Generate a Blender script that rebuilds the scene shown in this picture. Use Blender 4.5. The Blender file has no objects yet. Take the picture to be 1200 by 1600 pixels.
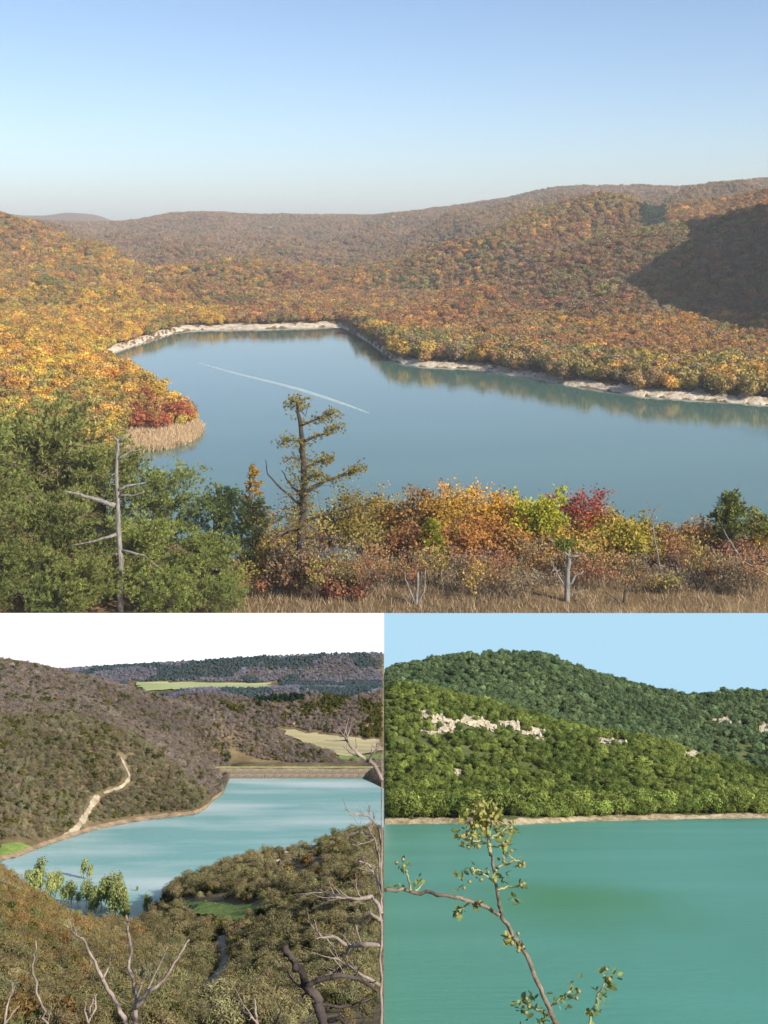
import bpy, math, random
import numpy as np
from mathutils import Matrix, Vector

# ------------------------------------------------------------------ camera, sky, sun, exposure
FPX = 2000.0            # focal length in photograph pixels (photograph 1200 x 1600)
CAMZ = 150.0            # camera height over the big lake
YH1 = 350.0             # horizon row of the upper view
SC = bpy.context.scene
COL = SC.collection

cam_d = bpy.data.cameras.new('camera')
cam_d.sensor_fit = 'HORIZONTAL'
cam_d.sensor_width = 36.0
cam_d.lens = 36.0 * FPX / 1200.0
cam_d.shift_y = -(800.0 - YH1) / 1200.0
cam_d.clip_start = 0.1
cam_d.clip_end = 60000.0
cam = bpy.data.objects.new('camera', cam_d)
COL.objects.link(cam)
cam.location = (0, 0, CAMZ)
cam.rotation_euler = (math.radians(90), 0, 0)
SC.camera = cam

SUN_EL, SUN_AZ = math.radians(34), math.radians(128)     # azimuth from +Y towards +X (behind, to the right)
world = bpy.data.worlds.new('World')
SC.world = world
world.use_nodes = True
wn = world.node_tree
wn.nodes.clear()
w_out = wn.nodes.new('ShaderNodeOutputWorld')
w_bg = wn.nodes.new('ShaderNodeBackground')
w_sky = wn.nodes.new('ShaderNodeTexSky')
w_sky.sky_type = 'NISHITA'
w_sky.sun_disc = False
w_sky.sun_elevation = SUN_EL
w_sky.sun_rotation = SUN_AZ
w_sky.altitude = 300
w_sky.air_density = 0.75
w_sky.dust_density = 1.2
w_sky.ozone_density = 1.8
w_bg.inputs["Strength"].default_value = 0.122
wn.links.new(w_sky.outputs['Color'], w_bg.inputs['Color'])
wn.links.new(w_bg.outputs['Background'], w_out.inputs['Surface'])

sun_d = bpy.data.lights.new('sun', 'SUN')
sun_d.energy = 5.0
sun_d.angle = math.radians(0.55)
sun_d.color = (1.0, 0.92, 0.79)
sun = bpy.data.objects.new('sun', sun_d)
COL.objects.link(sun)
sdir = Vector((math.cos(SUN_EL) * math.sin(SUN_AZ), math.cos(SUN_EL) * math.cos(SUN_AZ), math.sin(SUN_EL)))
sun.rotation_euler = sdir.to_track_quat('Z', 'Y').to_euler()

SC.view_settings.view_transform = 'Standard'
SC.view_settings.look = 'None'
SC.view_settings.exposure = 0.5
SC.view_settings.gamma = 1.0
SC.view_settings.use_curve_mapping = False
SC.cycles.max_bounces = 6
SC.cycles.transparent_max_bounces = 6
SC.cycles.volume_bounces = 0
SC.cycles.use_denoising = True

# ------------------------------------------------------------------ helpers: noise, places, terrain
def _hash(ix, iy, seed):
    h = (ix.astype(np.int64) * 374761393 + iy.astype(np.int64) * 668265263 + seed * 1442695041) & 0xffffffff
    h = ((h ^ (h >> 13)) * 1274126177) & 0xffffffff
    return ((h ^ (h >> 16)) & 0xffffff) / float(0xffffff) * 2 - 1

def vnoise(x, y, seed=0):
    x = np.asarray(x, float); y = np.asarray(y, float)
    ix = np.floor(x).astype(np.int64); iy = np.floor(y).astype(np.int64)
    fx = x - ix; fy = y - iy
    fx = fx * fx * fx * (fx * (fx * 6 - 15) + 10); fy = fy * fy * fy * (fy * (fy * 6 - 15) + 10)
    a = _hash(ix, iy, seed); b = _hash(ix + 1, iy, seed); c = _hash(ix, iy + 1, seed); d = _hash(ix + 1, iy + 1, seed)
    return (a * (1 - fx) + b * fx) * (1 - fy) + (c * (1 - fx) + d * fx) * fy

def fbm(x, y, octv=4, seed=0):
    s = 0; a = 1.0; t = 0
    for o in range(octv):
        s = s + a * vnoise(np.asarray(x) * 2 ** o + 17.3 * o, np.asarray(y) * 2 ** o - 9.1 * o, seed + o); t += a; a *= 0.5
    return s / t

def smooth(a, n):
    if n <= 0: return a
    k = np.exp(-0.5 * (np.arange(-3 * n, 3 * n + 1) / n) ** 2); k /= k.sum()
    return np.convolve(np.pad(a, 3 * n, mode='edge'), k, mode='valid')

def pchip(X, Y, xs):
    """monotone cubic down the rows; X, Y are (K, N), xs is (M, N)"""
    h = np.diff(X, axis=0); dl = np.diff(Y, axis=0) / h
    m = np.zeros_like(Y)
    ok = dl[:-1] * dl[1:] > 0
    w1 = 2 * h[1:] + h[:-1]; w2 = h[1:] + 2 * h[:-1]
    with np.errstate(divide='ignore', invalid='ignore'):
        hm = (w1 + w2) / (w1 / dl[:-1] + w2 / dl[1:])
    m[1:-1] = np.where(ok, hm, 0); m[0] = dl[0]; m[-1] = dl[-1]
    out = np.empty_like(xs)
    for j in range(X.shape[1]):
        k = np.clip(np.searchsorted(X[:, j], xs[:, j], side='right') - 1, 0, X.shape[0] - 2)
        t = (xs[:, j] - X[k, j]) / h[k, j]
        t = np.clip(t, 0, 1)
        out[:, j] = ((1 + 2 * t) * (1 - t) ** 2 * Y[k, j] + t * (1 - t) ** 2 * h[k, j] * m[k, j]
                     + t * t * (3 - 2 * t) * Y[k + 1, j] + t * t * (t - 1) * h[k, j] * m[k + 1, j])
    return out

class Place:
    """a landscape with its own level; 'camera' stands at (0, 0, H) of it"""
    def __init__(s, yh, H):
        s.yh, s.H = yh, H
        s.tau = math.atan((yh - YH1) / FPX)
        s.M = Matrix.Translation((0, 0, CAMZ)) @ Matrix.Rotation(-s.tau, 4, 'X') @ Matrix.Translation((0, 0, -H))
        s.c, s.s = math.cos(s.tau), math.sin(s.tau)
    def ray(s, x, y):
        wx = (x - 600.0) / FPX; wz = -(y - YH1) / FPX
        ly = s.c - s.s * wz; lz = s.s + s.c * wz
        return wx / ly, lz / ly
    def pt(s, x, y, d):
        u, sl = s.ray(x, y)
        return np.array((u * d, d, s.H + sl * d))
    def u_of(s, x, z, d):
        sl = (z - s.H) / d
        wz = math.tan(math.atan(sl) - s.tau)
        return (x - 600.0) / FPX / (s.c - s.s * wz)
    def curve(s, pts, U, sm=2):
        us, ds, zs = [], [], []
        for p in pts:
            if p[1] == 'z':
                _, _, z, d = p; us.append(s.u_of(p[0], z, d)); ds.append(d); zs.append(z)
            elif p[1] == 's':
                u, sl = s.ray(p[0], p[2]); us.append(u); ds.append(-s.H / sl); zs.append(0.0)
            else:
                q = s.pt(*p); us.append(q[0] / q[1]); ds.append(q[1]); zs.append(q[2])
        o = np.argsort(us); us = np.array(us)[o]
        return smooth(np.interp(U, us, np.array(ds)[o]), sm), smooth(np.interp(U, us, np.array(zs)[o]), sm)
    def build(s, U, curves, nscale, seed, big=0.0, spurs=None):
        """curves: (d array, z array, noise, subdivisions)"""
        s.U = U
        D = np.array([c[0] for c in curves]); Z = np.array([c[1] for c in curves])
        A = np.array([np.full(len(U), c[2]) if np.isscalar(c[2]) else c[2] for c in curves])
        for k in range(1, len(D)):
            D[k] = np.maximum(D[k], D[k - 1] * 1.003 + 0.02)
        rows = []; amp = []
        for k in range(len(D) - 1):
            n = curves[k][3]
            for i in range(n):
                t = i / n
                rows.append(D[k] * (1 - t) + D[k + 1] * t); amp.append(A[k] * (1 - t) + A[k + 1] * t)
        rows.append(D[-1]); amp.append(A[-1])
        G = np.array(rows); amp = np.array(amp)
        z = pchip(D, Z, G)
        X = U[None, :] * G
        n1 = fbm(X / nscale, G / nscale, 5, seed)
        n2 = 1 - 2 * np.abs(fbm(X / nscale / 1.7 + 5, G / nscale / 1.7, 4, seed + 50))
        n3 = fbm(X / nscale / 2.6 + 11, G / nscale / 2.6, 3, seed + 90)
        s.gd, s.gz = G, z + amp * (0.6 * n1 + 0.55 * n2 + big * n3)
        if spurs is not None: s.gz = s.gz + spurs(X, G)
        s.gx = X
        # height table on log distances
        s.ld = np.linspace(math.log(G.min()), math.log(G.max()), 1800)
        e = np.exp(s.ld)
        s.tab = np.array([np.interp(e, G[:, j], s.gz[:, j]) for j in range(len(U))])
        s.ed = e
        s.shadow = np.zeros_like(s.tab)
        return s
    def h(s, u, d):
        fu = np.clip((np.asarray(u, float) - s.U[0]) / (s.U[-1] - s.U[0]) * (len(s.U) - 1), 0, len(s.U) - 1.001)
        fd = np.clip((np.log(np.asarray(d, float)) - s.ld[0]) / (s.ld[-1] - s.ld[0]) * (len(s.ld) - 1), 0, len(s.ld) - 1.001)
        i = fu.astype(int); j = fd.astype(int); a = fu - i; b = fd - j
        t = s.tab
        return (t[i, j] * (1 - a) + t[i + 1, j] * a) * (1 - b) + (t[i, j + 1] * (1 - a) + t[i + 1, j + 1] * a) * b
    def cover(s, fn):
        """running sight line over terrain + canopy; fn(u, d, z) gives canopy height"""
        uu, dd = np.meshgrid(s.U, s.ed, indexing='ij')
        el = (s.tab + fn(uu, dd, s.tab) - s.H) / dd
        s.sight = np.maximum.accumulate(el, axis=1)
    def visible(s, u, d, ztop, lag=0.985):
        i = np.clip(np.rint((u - s.U[0]) / (s.U[-1] - s.U[0]) * (len(s.U) - 1)).astype(int), 0, len(s.U) - 1)
        j = np.clip(((np.log(d * lag) - s.ld[0]) / (s.ld[-1] - s.ld[0]) * (len(s.ld) - 1)).astype(int), 0, len(s.ld) - 1)
        return (ztop - s.H) / d > s.sight[i, j]
    def hit(s, x, y, dmin=0):
        u, sl = s.ray(x, y)
        e = s.ed[s.ed > dmin]
        hh = s.h(np.full(len(e), u), e)
        k = np.nonzero(hh >= s.H + sl * e)[0]
        d = e[k[0]] if len(k) else e[-1]
        return np.array((u * d, d, float(s.h(u, d))))
    def px(s, p):
        w = s.M @ Vector(p)
        return 600 + FPX * w.x / w.y, YH1 - FPX * (w.z - CAMZ) / w.y
    def pxv(s, X, Y, Z):
        zz = Z - s.H
        wy = s.c * Y + s.s * zz; wz = -s.s * Y + s.c * zz
        return 600 + FPX * X / wy, YH1 - FPX * wz / wy

def new_mesh(name, V, Fa, mats=(), smooth_=False):
    me = bpy.data.meshes.new(name)
    me.from_pydata([tuple(map(float, v)) for v in V], [], [tuple(map(int, f)) for f in Fa])
    for m in mats: me.materials.append(m)
    if smooth_:
        me.polygons.foreach_set('use_smooth', np.ones(len(me.polygons), bool))
    return me

def quads_mesh(name, V, nv, mats=(), var=None, smooth_=False):
    """V: (N*nv, 3) array of N separate polygons with nv corners"""
    N = len(V) // nv
    me = bpy.data.meshes.new(name)
    me.vertices.add(len(V)); me.vertices.foreach_set('co', np.asarray(V, np.float32).ravel())
    me.loops.add(len(V)); me.loops.foreach_set('vertex_index', np.arange(len(V), dtype=np.int32))
    me.polygons.add(N); me.polygons.foreach_set('loop_start', np.arange(0, len(V), nv, dtype=np.int32))
    me.update(calc_edges=True)
    if var is not None:
        a = me.attributes.new('var', 'FLOAT', 'FACE'); a.data.foreach_set('value', np.asarray(var, np.float32))
    for m in mats: me.materials.append(m)
    return me

def link(name, me, parent=None, M=None):
    o = bpy.data.objects.new(name, me); COL.objects.link(o)
    if parent is not None: o.parent = parent
    if M is not None: o.matrix_world = M
    return o

def tag(o, label=None, cat=None, group=None, kind=None):
    if label: o['label'] = label
    if cat: o['category'] = cat
    if group: o['group'] = group
    if kind: o['kind'] = kind
    return o

def empty(name, M):
    o = bpy.data.objects.new(name, None); COL.objects.link(o); o.matrix_world = M
    return o

def grid_mesh(name, X, Y, Z, mats, skirt=0.0):
    r, c = X.shape
    if skirt:
        X = np.concatenate([X[:, :1] + 0.1 * skirt, X, X[:, -1:] - 0.1 * skirt], 1); Y = np.concatenate([Y[:, :1], Y, Y[:, -1:]], 1)
        Z = np.concatenate([Z[:, :1] - skirt, Z, Z[:, -1:] - skirt], 1); c += 2
    V = np.stack([X, Y, Z], -1).reshape(-1, 3)
    i = np.arange(r * c).reshape(r, c)
    Fq = np.stack([i[:-1, :-1], i[:-1, 1:], i[1:, 1:], i[1:, :-1]], -1).reshape(-1, 4)
    me = bpy.data.meshes.new(name)
    me.vertices.add(len(V)); me.vertices.foreach_set('co', V.astype(np.float32).ravel())
    me.loops.add(Fq.size); me.loops.foreach_set('vertex_index', Fq.astype(np.int32).ravel())
    me.polygons.add(len(Fq)); me.polygons.foreach_set('loop_start', np.arange(0, Fq.size, 4, dtype=np.int32))
    me.update(calc_edges=True)
    me.polygons.foreach_set('use_smooth', np.ones(len(Fq), bool))
    for m in mats: me.materials.append(m)
    return me

# ------------------------------------------------------------------ materials
def mat(name):
    m = bpy.data.materials.new(name); m.use_nodes = True
    nt = m.node_tree; nt.nodes.clear()
    out = nt.nodes.new('ShaderNodeOutputMaterial')
    return m, nt, out

def N(nt, t, **kw):
    n = nt.nodes.new(t)
    for k, v in kw.items():
        if k.startswith('i_'): n.inputs[k[2:].replace('_', ' ')].default_value = v
        else: setattr(n, k, v)
    return n

def ramp(nt, fac, stops):
    r = nt.nodes.new('ShaderNodeValToRGB')
    el = r.color_ramp.elements
    while len(el) < len(stops): el.new(0.5)
    for e, (p, c) in zip(el, stops):
        e.position = p; e.color = (c[0], c[1], c[2], 1)
    nt.links.new(fac, r.inputs['Fac'])
    return r

def noise_mat(name, scale, stops, rough=0.9, bump=0.0, bscale=None, detail=6, stretch=(1, 1, 1), spec=0.2):
    m, nt, out = mat(name)
    tc = N(nt, 'ShaderNodeTexCoord'); mp = N(nt, 'ShaderNodeMapping')
    mp.inputs['Scale'].default_value = stretch
    nt.links.new(tc.outputs['Object'], mp.inputs['Vector'])
    n = N(nt, 'ShaderNodeTexNoise'); n.inputs['Scale'].default_value = scale; n.inputs['Detail'].default_value = detail
    n.inputs['Roughness'].default_value = 0.62
    nt.links.new(mp.outputs['Vector'], n.inputs['Vector'])
    r = ramp(nt, n.outputs['Fac'], stops)
    b = N(nt, 'ShaderNodeBsdfPrincipled'); b.inputs['Roughness'].default_value = rough
    b.inputs['Specular IOR Level'].default_value = spec
    nt.links.new(r.outputs['Color'], b.inputs['Base Color'])
    if bump:
        n2 = N(nt, 'ShaderNodeTexNoise'); n2.inputs['Scale'].default_value = bscale or scale * 3; n2.inputs['Detail'].default_value = 8
        nt.links.new(mp.outputs['Vector'], n2.inputs['Vector'])
        bp = N(nt, 'ShaderNodeBump'); bp.inputs['Strength'].default_value = bump; bp.inputs['Distance'].default_value = 1.0 / (bscale or scale * 3)
        nt.links.new(n2.outputs['Fac'], bp.inputs['Height']); nt.links.new(bp.outputs['Normal'], b.inputs['Normal'])
    nt.links.new(b.outputs['BSDF'], out.inputs['Surface'])
    return m

def leaf_mat(name, transl=0.25, lo=0.6, hi=1.4):
    """colour from the tree's own 'tint', varied leaf by leaf"""
    m, nt, out = mat(name)
    at = N(nt, 'ShaderNodeAttribute'); at.attribute_type = 'INSTANCER'; at.attribute_name = 'tint'
    av = N(nt, 'ShaderNodeAttribute'); av.attribute_type = 'GEOMETRY'; av.attribute_name = 'var'
    mr = N(nt, 'ShaderNodeMapRange'); mr.inputs['To Min'].default_value = lo; mr.inputs['To Max'].default_value = hi
    nt.links.new(av.outputs['Fac'], mr.inputs['Value'])
    hs = N(nt, 'ShaderNodeHueSaturation')
    mh = N(nt, 'ShaderNodeMapRange'); mh.inputs['To Min'].default_value = 0.485; mh.inputs['To Max'].default_value = 0.515
    mul = N(nt, 'ShaderNodeMath', operation='MULTIPLY'); mul.inputs[1].default_value = 7.31
    fr = N(nt, 'ShaderNodeMath', operation='FRACT')
    nt.links.new(av.outputs['Fac'], mul.inputs[0]); nt.links.new(mul.outputs[0], fr.inputs[0]); nt.links.new(fr.outputs[0], mh.inputs['Value'])
    nt.links.new(mh.outputs['Result'], hs.inputs['Hue'])
    nt.links.new(at.outputs['Color'], hs.inputs['Color']); nt.links.new(mr.outputs['Result'], hs.inputs['Value'])
    d = N(nt, 'ShaderNodeBsdfDiffuse'); t = N(nt, 'ShaderNodeBsdfTranslucent'); mx = N(nt, 'ShaderNodeMixShader')
    mx.inputs['Fac'].default_value = transl
    nt.links.new(hs.outputs['Color'], d.inputs['Color']); nt.links.new(hs.outputs['Color'], t.inputs['Color'])
    nt.links.new(d.outputs['BSDF'], mx.inputs[1]); nt.links.new(t.outputs['BSDF'], mx.inputs[2])
    nt.links.new(mx.outputs['Shader'], out.inputs['Surface'])
    return m

def water_mat(name, deep, pale, nscale, rough, spec, bump, bscale, stretch=(1, 1, 1), stops=(0.35, 0.7), patch=None):
    m, nt, out = mat(name)
    tc = N(nt, 'ShaderNodeTexCoord'); mp = N(nt, 'ShaderNodeMapping'); mp.inputs['Scale'].default_value = stretch
    nt.links.new(tc.outputs['Object'], mp.inputs['Vector'])
    n = N(nt, 'ShaderNodeTexNoise'); n.inputs['Scale'].default_value = nscale; n.inputs['Detail'].default_value = 4
    nt.links.new(mp.outputs['Vector'], n.inputs['Vector'])
    r = ramp(nt, n.outputs['Fac'], [(stops[0], deep), (stops[1], pale)])
    col = r.outputs['Color']
    if patch:                                   # a darker patch in the water colour
        cx, cy, rx, ry, pc = patch
        m2 = N(nt, 'ShaderNodeMapping'); m2.inputs['Location'].default_value = (-cx / rx, -cy / ry, 0); m2.inputs['Scale'].default_value = (1 / rx, 1 / ry, 0)
        nt.links.new(tc.outputs['Object'], m2.inputs['Vector'])
        nn = N(nt, 'ShaderNodeTexNoise'); nn.inputs['Scale'].default_value = 1.3
        nt.links.new(m2.outputs['Vector'], nn.inputs['Vector'])
        ln = N(nt, 'ShaderNodeVectorMath', operation='LENGTH'); nt.links.new(m2.outputs['Vector'], ln.inputs[0])
        ad = N(nt, 'ShaderNodeMath', operation='MULTIPLY_ADD'); ad.inputs[1].default_value = 0.9
        nt.links.new(nn.outputs['Fac'], ad.inputs[0]); nt.links.new(ln.outputs['Value'], ad.inputs[2])
        mr = N(nt, 'ShaderNodeMapRange', interpolation_type='SMOOTHSTEP')
        mr.inputs['From Min'].default_value = 1.5; mr.inputs['From Max'].default_value = 0.5
        nt.links.new(ad.outputs[0], mr.inputs['Value'])
        mx = N(nt, 'ShaderNodeMix', data_type='RGBA')
        mx.inputs[7].default_value = (*pc, 1)
        nt.links.new(mr.outputs['Result'], mx.inputs[0]); nt.links.new(col, mx.inputs[6]); col = mx.outputs[2]
    b = N(nt, 'ShaderNodeBsdfPrincipled'); b.inputs['Roughness'].default_value = rough
    b.inputs['IOR'].default_value = 1.33; b.inputs['Specular IOR Level'].default_value = spec
    nt.links.new(col, b.inputs['Base Color'])
    if bump:
        n2 = N(nt, 'ShaderNodeTexNoise'); n2.inputs['Scale'].default_value = bscale; n2.inputs['Detail'].default_value = 5
        nt.links.new(mp.outputs['Vector'], n2.inputs['Vector'])
        bp = N(nt, 'ShaderNodeBump'); bp.inputs['Strength'].default_value = bump; bp.inputs['Distance'].default_value = 1.0 / bscale
        nt.links.new(n2.outputs['Fac'], bp.inputs['Height']); nt.links.new(bp.outputs['Normal'], b.inputs['Normal'])
    nt.links.new(b.outputs['BSDF'], out.inputs['Surface'])
    return m

def sky_mat(name, colour, strength):
    m, nt, out = mat(name)
    e = N(nt, 'ShaderNodeEmission'); e.inputs['Color'].default_value = (*colour, 1); e.inputs['Strength'].default_value = strength
    nt.links.new(e.outputs['Emission'], out.inputs['Surface'])
    return m

M_LEAF = leaf_mat('leaves', 0.25, 0.55, 1.5)
M_NEEDLE = leaf_mat('needles', 0.15, 0.5, 1.5)
M_TWIG = leaf_mat('twigs', 0.0, 0.6, 1.4)
M_BARK = noise_mat('bark_grey_brown', 3.0, [(0.3, (0.06, 0.045, 0.035)), (0.7, (0.17, 0.14, 0.11))], bump=0.6, stretch=(1, 1, 0.25))
M_DEAD = noise_mat('bleached_wood', 2.0, [(0.3, (0.09, 0.08, 0.07)), (0.7, (0.33, 0.30, 0.27))], bump=0.6, stretch=(1, 1, 0.2))
M_DARKWOOD = noise_mat('dark_wood', 8.0, [(0.3, (0.02, 0.017, 0.015)), (0.7, (0.10, 0.08, 0.07))], bump=0.5)
M_PALEWOOD = noise_mat('pale_twig_bark', 10.0, [(0.3, (0.13, 0.10, 0.085)), (0.7, (0.36, 0.30, 0.26))], bump=0.4)

# ------------------------------------------------------------------ plant meshes (unit height, base at the origin)
def leaf_polys(rng, C, size, nrm=None, aspect=0.6, jit=0.8):
    """rhombic leaves round centres C; nrm biases their facing"""
    n = len(C)
    d = rng.normal(size=(n, 3))
    if nrm is not None: d = nrm + jit * d
    d /= np.linalg.norm(d, axis=1)[:, None] + 1e-9
    r = rng.normal(size=(n, 3)); t = np.cross(d, r); t /= np.linalg.norm(t, axis=1)[:, None] + 1e-9
    b = np.cross(d, t)
    s = size * rng.uniform(0.6, 1.35, n)[:, None] if np.isscalar(size) else size[:, None]
    V = np.stack([C - t * s, C + b * s * aspect, C + t * s, C - b * s * aspect], 1).reshape(-1, 3)
    return V, rng.uniform(0, 1, n)

def crown_mesh(name, seed, nl=14, per=26, leaf=0.075, base=0.18, wide=0.5, m=None, flat=1.0, asp=0.7):
    rng = np.random.default_rng(seed)
    cz = (1 + base) / 2; hz = (1 - base) / 2
    V = []; var = []
    k = 0
    while k < nl:
        p = rng.normal(size=3); p /= np.linalg.norm(p)
        if p[2] < -0.75: continue
        rr = rng.uniform(0.45, 0.78)
        c = np.array((p[0] * wide * rr, p[1] * wide * rr, cz + p[2] * hz * rr * flat))
        rad = rng.uniform(0.2, 0.33) * (0.7 if p[2] > 0.6 else 1)
        q = rng.normal(size=(per, 3)); q /= np.linalg.norm(q, axis=1)[:, None]
        q[:, 2] = np.abs(q[:, 2]) * np.where(rng.uniform(size=per) < 0.75, 1, -1)
        C = c + q * rad * rng.uniform(0.6, 1.08, per)[:, None] * np.array((wide / 0.5, wide / 0.5, 0.9))
        v, a = leaf_polys(rng, C, leaf, q, asp, 0.42)
        V.append(v); var.append(np.clip(a * 0.6 + rng.uniform(0, 0.4), 0, 1)); k += 1
    n = nl * per // 4
    q = rng.normal(size=(n, 3)); q /= np.linalg.norm(q, axis=1)[:, None]
    v, a = leaf_polys(rng, np.array((0, 0, cz)) + q * np.array((wide, wide, hz)) * rng.uniform(0.2, 0.6, n)[:, None], leaf * 1.6, q, asp, 0.5)
    V.append(v); var.append(a)
    return quads_mesh(name, np.concatenate(V), 4, [m or M_LEAF], np.concatenate(var))

def twig_mesh(name, seed, n=170, wide=0.45, thick=0.011, m=None):
    """bare crown: slender twigs fanning up and out"""
    rng = np.random.default_rng(seed)
    a = rng.uniform(0, 2 * math.pi, n); lean = rng.uniform(0.05, 1.1, n)
    root = np.stack([np.cos(a) * wide * 0.45 * rng.uniform(0, 1, n), np.sin(a) * wide * 0.45 * rng.uniform(0, 1, n), rng.uniform(0.05, 0.6, n)], 1)
    L = rng.uniform(0.2, 0.45, n)
    tip = root + np.stack([np.cos(a + rng.normal(0, .5, n)) * np.sin(lean) * L, np.sin(a + rng.normal(0, .5, n)) * np.sin(lean) * L, np.cos(lean) * L], 1)
    tip[:, 2] = np.minimum(tip[:, 2], 1.0)
    side = np.cross(tip - root, rng.normal(size=(n, 3))); side /= np.linalg.norm(side, axis=1)[:, None]
    V = np.stack([root - side * thick, root + side * thick, tip + side * thick * 0.7, tip - side * thick * 0.7], 1).reshape(-1, 3)
    return quads_mesh(name, V, 4, [m or M_TWIG], rng.uniform(0, 1, n))

class Tube:
    """tapered tubes along polylines gathered in one mesh"""
    def __init__(s, sides=5): s.V = []; s.F = []; s.k = sides
    def add(s, pts, r0, r1, wob=0.0, rng=None):
        pts = [np.array(p, float) for p in pts]
        n = len(pts); b = len(s.V)
        for i, p in enumerate(pts):
            t = pts[min(i + 1, n - 1)] - pts[max(i - 1, 0)]
            t /= np.linalg.norm(t) + 1e-9
            e = np.cross(t, (0.3, 0.9, 0.2) if abs(t[1]) < 0.9 else (1, 0, 0)); e /= np.linalg.norm(e) + 1e-9
            g = np.cross(t, e)
            r = r0 + (r1 - r0) * i / max(n - 1, 1)
            for j in range(s.k):
                a = 2 * math.pi * j / s.k
                w = 1 + (wob * rng.uniform(-1, 1) if wob else 0)
                s.V.append(p + (e * math.cos(a) + g * math.sin(a)) * r * w)
        for i in range(n - 1):
            for j in range(s.k):
                s.F.append((b + i * s.k + j, b + i * s.k + (j + 1) % s.k, b + (i + 1) * s.k + (j + 1) % s.k, b + (i + 1) * s.k + j))
        s.F.append(tuple(b + (n - 1) * s.k + j for j in range(s.k)))
        s.F.append(tuple(b + j for j in reversed(range(s.k))))
    def mesh(s, name, mats):
        return new_mesh(name, s.V, s.F, mats, True)

def wander(rng, p, d, L, n=5, curl=0.25, up=0.0):
    p = np.array(p, float); d = np.array(d, float); d /= np.linalg.norm(d)
    out = [p]
    for i in range(n):
        d = d + rng.normal(0, curl, 3) + np.array((0, 0, up)); d /= np.linalg.norm(d)
        p = p + d * L / n; out.append(p)
    return out

def grow(rng, tube, p, d, L, r, depth, tips, spread=0.7, kids=(3, 5), curl=0.18, up=0.05, shrink=0.62, thin=0.35, last=True, clip=None):
    pts = wander(rng, p, d, L, 5 if depth > 0 else 3, curl, up)
    if clip is not None:
        keep = [q for q in pts if q[0] < clip]
        cut = 0
        for q in pts:
            if q[0] < clip: cut += 1
            else: break
        pts = pts[:cut]
        if len(pts) < 2: return
    tube.add(pts, r, r * thin)
    if depth == 0:
        tips.append((pts[-1], pts[-1] - pts[-2])); return
    for i in range(rng.integers(*kids)):
        k = min(rng.integers(2, 6), len(pts) - 1)
        t = pts[k] - pts[k - 1]; t /= np.linalg.norm(t)
        dd = t + spread * rng.normal(size=3)
        dd[2] += 0.25
        grow(rng, tube, pts[k], dd, L * shrink * rng.uniform(0.75, 1.2), r * (1 - (1 - thin) * k / 5) * 0.65, depth - 1, tips, spread, kids, curl, up, shrink, thin, last, clip)
    tips.append((pts[-1], pts[-1] - pts[-2]))

def trunk_mesh(name, seed, m=None, h=0.62, r=0.028):
    rng = np.random.default_rng(seed)
    t = Tube(5)
    t.add(wander(rng, (0, 0, -0.06), (0, 0, 1), h, 4, 0.08), r, r * 0.45)
    for i in range(4):
        a = rng.uniform(0, 6.28)
        t.add(wander(rng, (0, 0, rng.uniform(0.2, 0.42)), (math.cos(a), math.sin(a), 1.0), 0.34, 3, 0.15, 0.1), r * 0.5, r * 0.15)
    return t.mesh(name, [m or M_BARK])

# ------------------------------------------------------------------ scattering
def scatter(name, P3, rot, scl, tint, var, sources, M, label):
    """one mass of plants: points carrying size, turn and colour, with a crown on each"""
    me = bpy.data.meshes.new(name)
    n = len(P3)
    me.vertices.add(n); me.vertices.foreach_set('co', np.asarray(P3, np.float32).ravel())
    for nm, ty, arr, key in (('rot', 'FLOAT_VECTOR', rot, 'vector'), ('scl', 'FLOAT_VECTOR', scl, 'vector'), ('tint', 'FLOAT_VECTOR', tint, 'vector')):
        a = me.attributes.new(nm, ty, 'POINT'); a.data.foreach_set(key, np.asarray(arr, np.float32).ravel())
    a = me.attributes.new('pick', 'INT', 'POINT'); a.data.foreach_set('value', np.asarray(var, np.int32))
    o = link(name, me, None, M)
    ng = bpy.data.node_groups.new(name, 'GeometryNodeTree')
    ng.interface.new_socket('Geometry', in_out='INPUT', socket_type='NodeSocketGeometry')
    ng.interface.new_socket('Geometry', in_out='OUTPUT', socket_type='NodeSocketGeometry')
    gi = ng.nodes.new('NodeGroupInput'); go = ng.nodes.new('NodeGroupOutput')
    iop = ng.nodes.new('GeometryNodeInstanceOnPoints'); iop.inputs['Pick Instance'].default_value = True
    jn = ng.nodes.new('GeometryNodeJoinGeometry')
    for s_ in reversed(sources):
        oi = ng.nodes.new('GeometryNodeObjectInfo'); oi.transform_space = 'ORIGINAL'
        oi.inputs['Object'].default_value = s_; oi.inputs['As Instance'].default_value = True
        ng.links.new(oi.outputs['Geometry'], jn.inputs['Geometry'])
    def named(nm, ty):
        q = ng.nodes.new('GeometryNodeInputNamedAttribute'); q.data_type = ty; q.inputs['Name'].default_value = nm
        return q.outputs['Attribute']
    ng.links.new(gi.outputs[0], iop.inputs['Points'])
    ng.links.new(jn.outputs['Geometry'], iop.inputs['Instance'])
    ng.links.new(named('pick', 'INT'), iop.inputs['Instance Index'])
    ng.links.new(named('rot', 'FLOAT_VECTOR'), iop.inputs['Rotation'])
    ng.links.new(named('scl', 'FLOAT_VECTOR'), iop.inputs['Scale'])
    ng.links.new(iop.outputs['Instances'], go.inputs[0])
    md = o.modifiers.new('scatter', 'NODES'); md.node_group = ng
    tag(o, label=label, kind='stuff')
    return o

def plant_tree(name, M, crown, trunk, tint, label, cat, group):
    r = empty(name, M)
    c = link('crown', crown, r); c['tint'] = [float(v) for v in tint]
    t = link('trunk', trunk, r)
    tag(r, label, cat, group)
    return r, c

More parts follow.
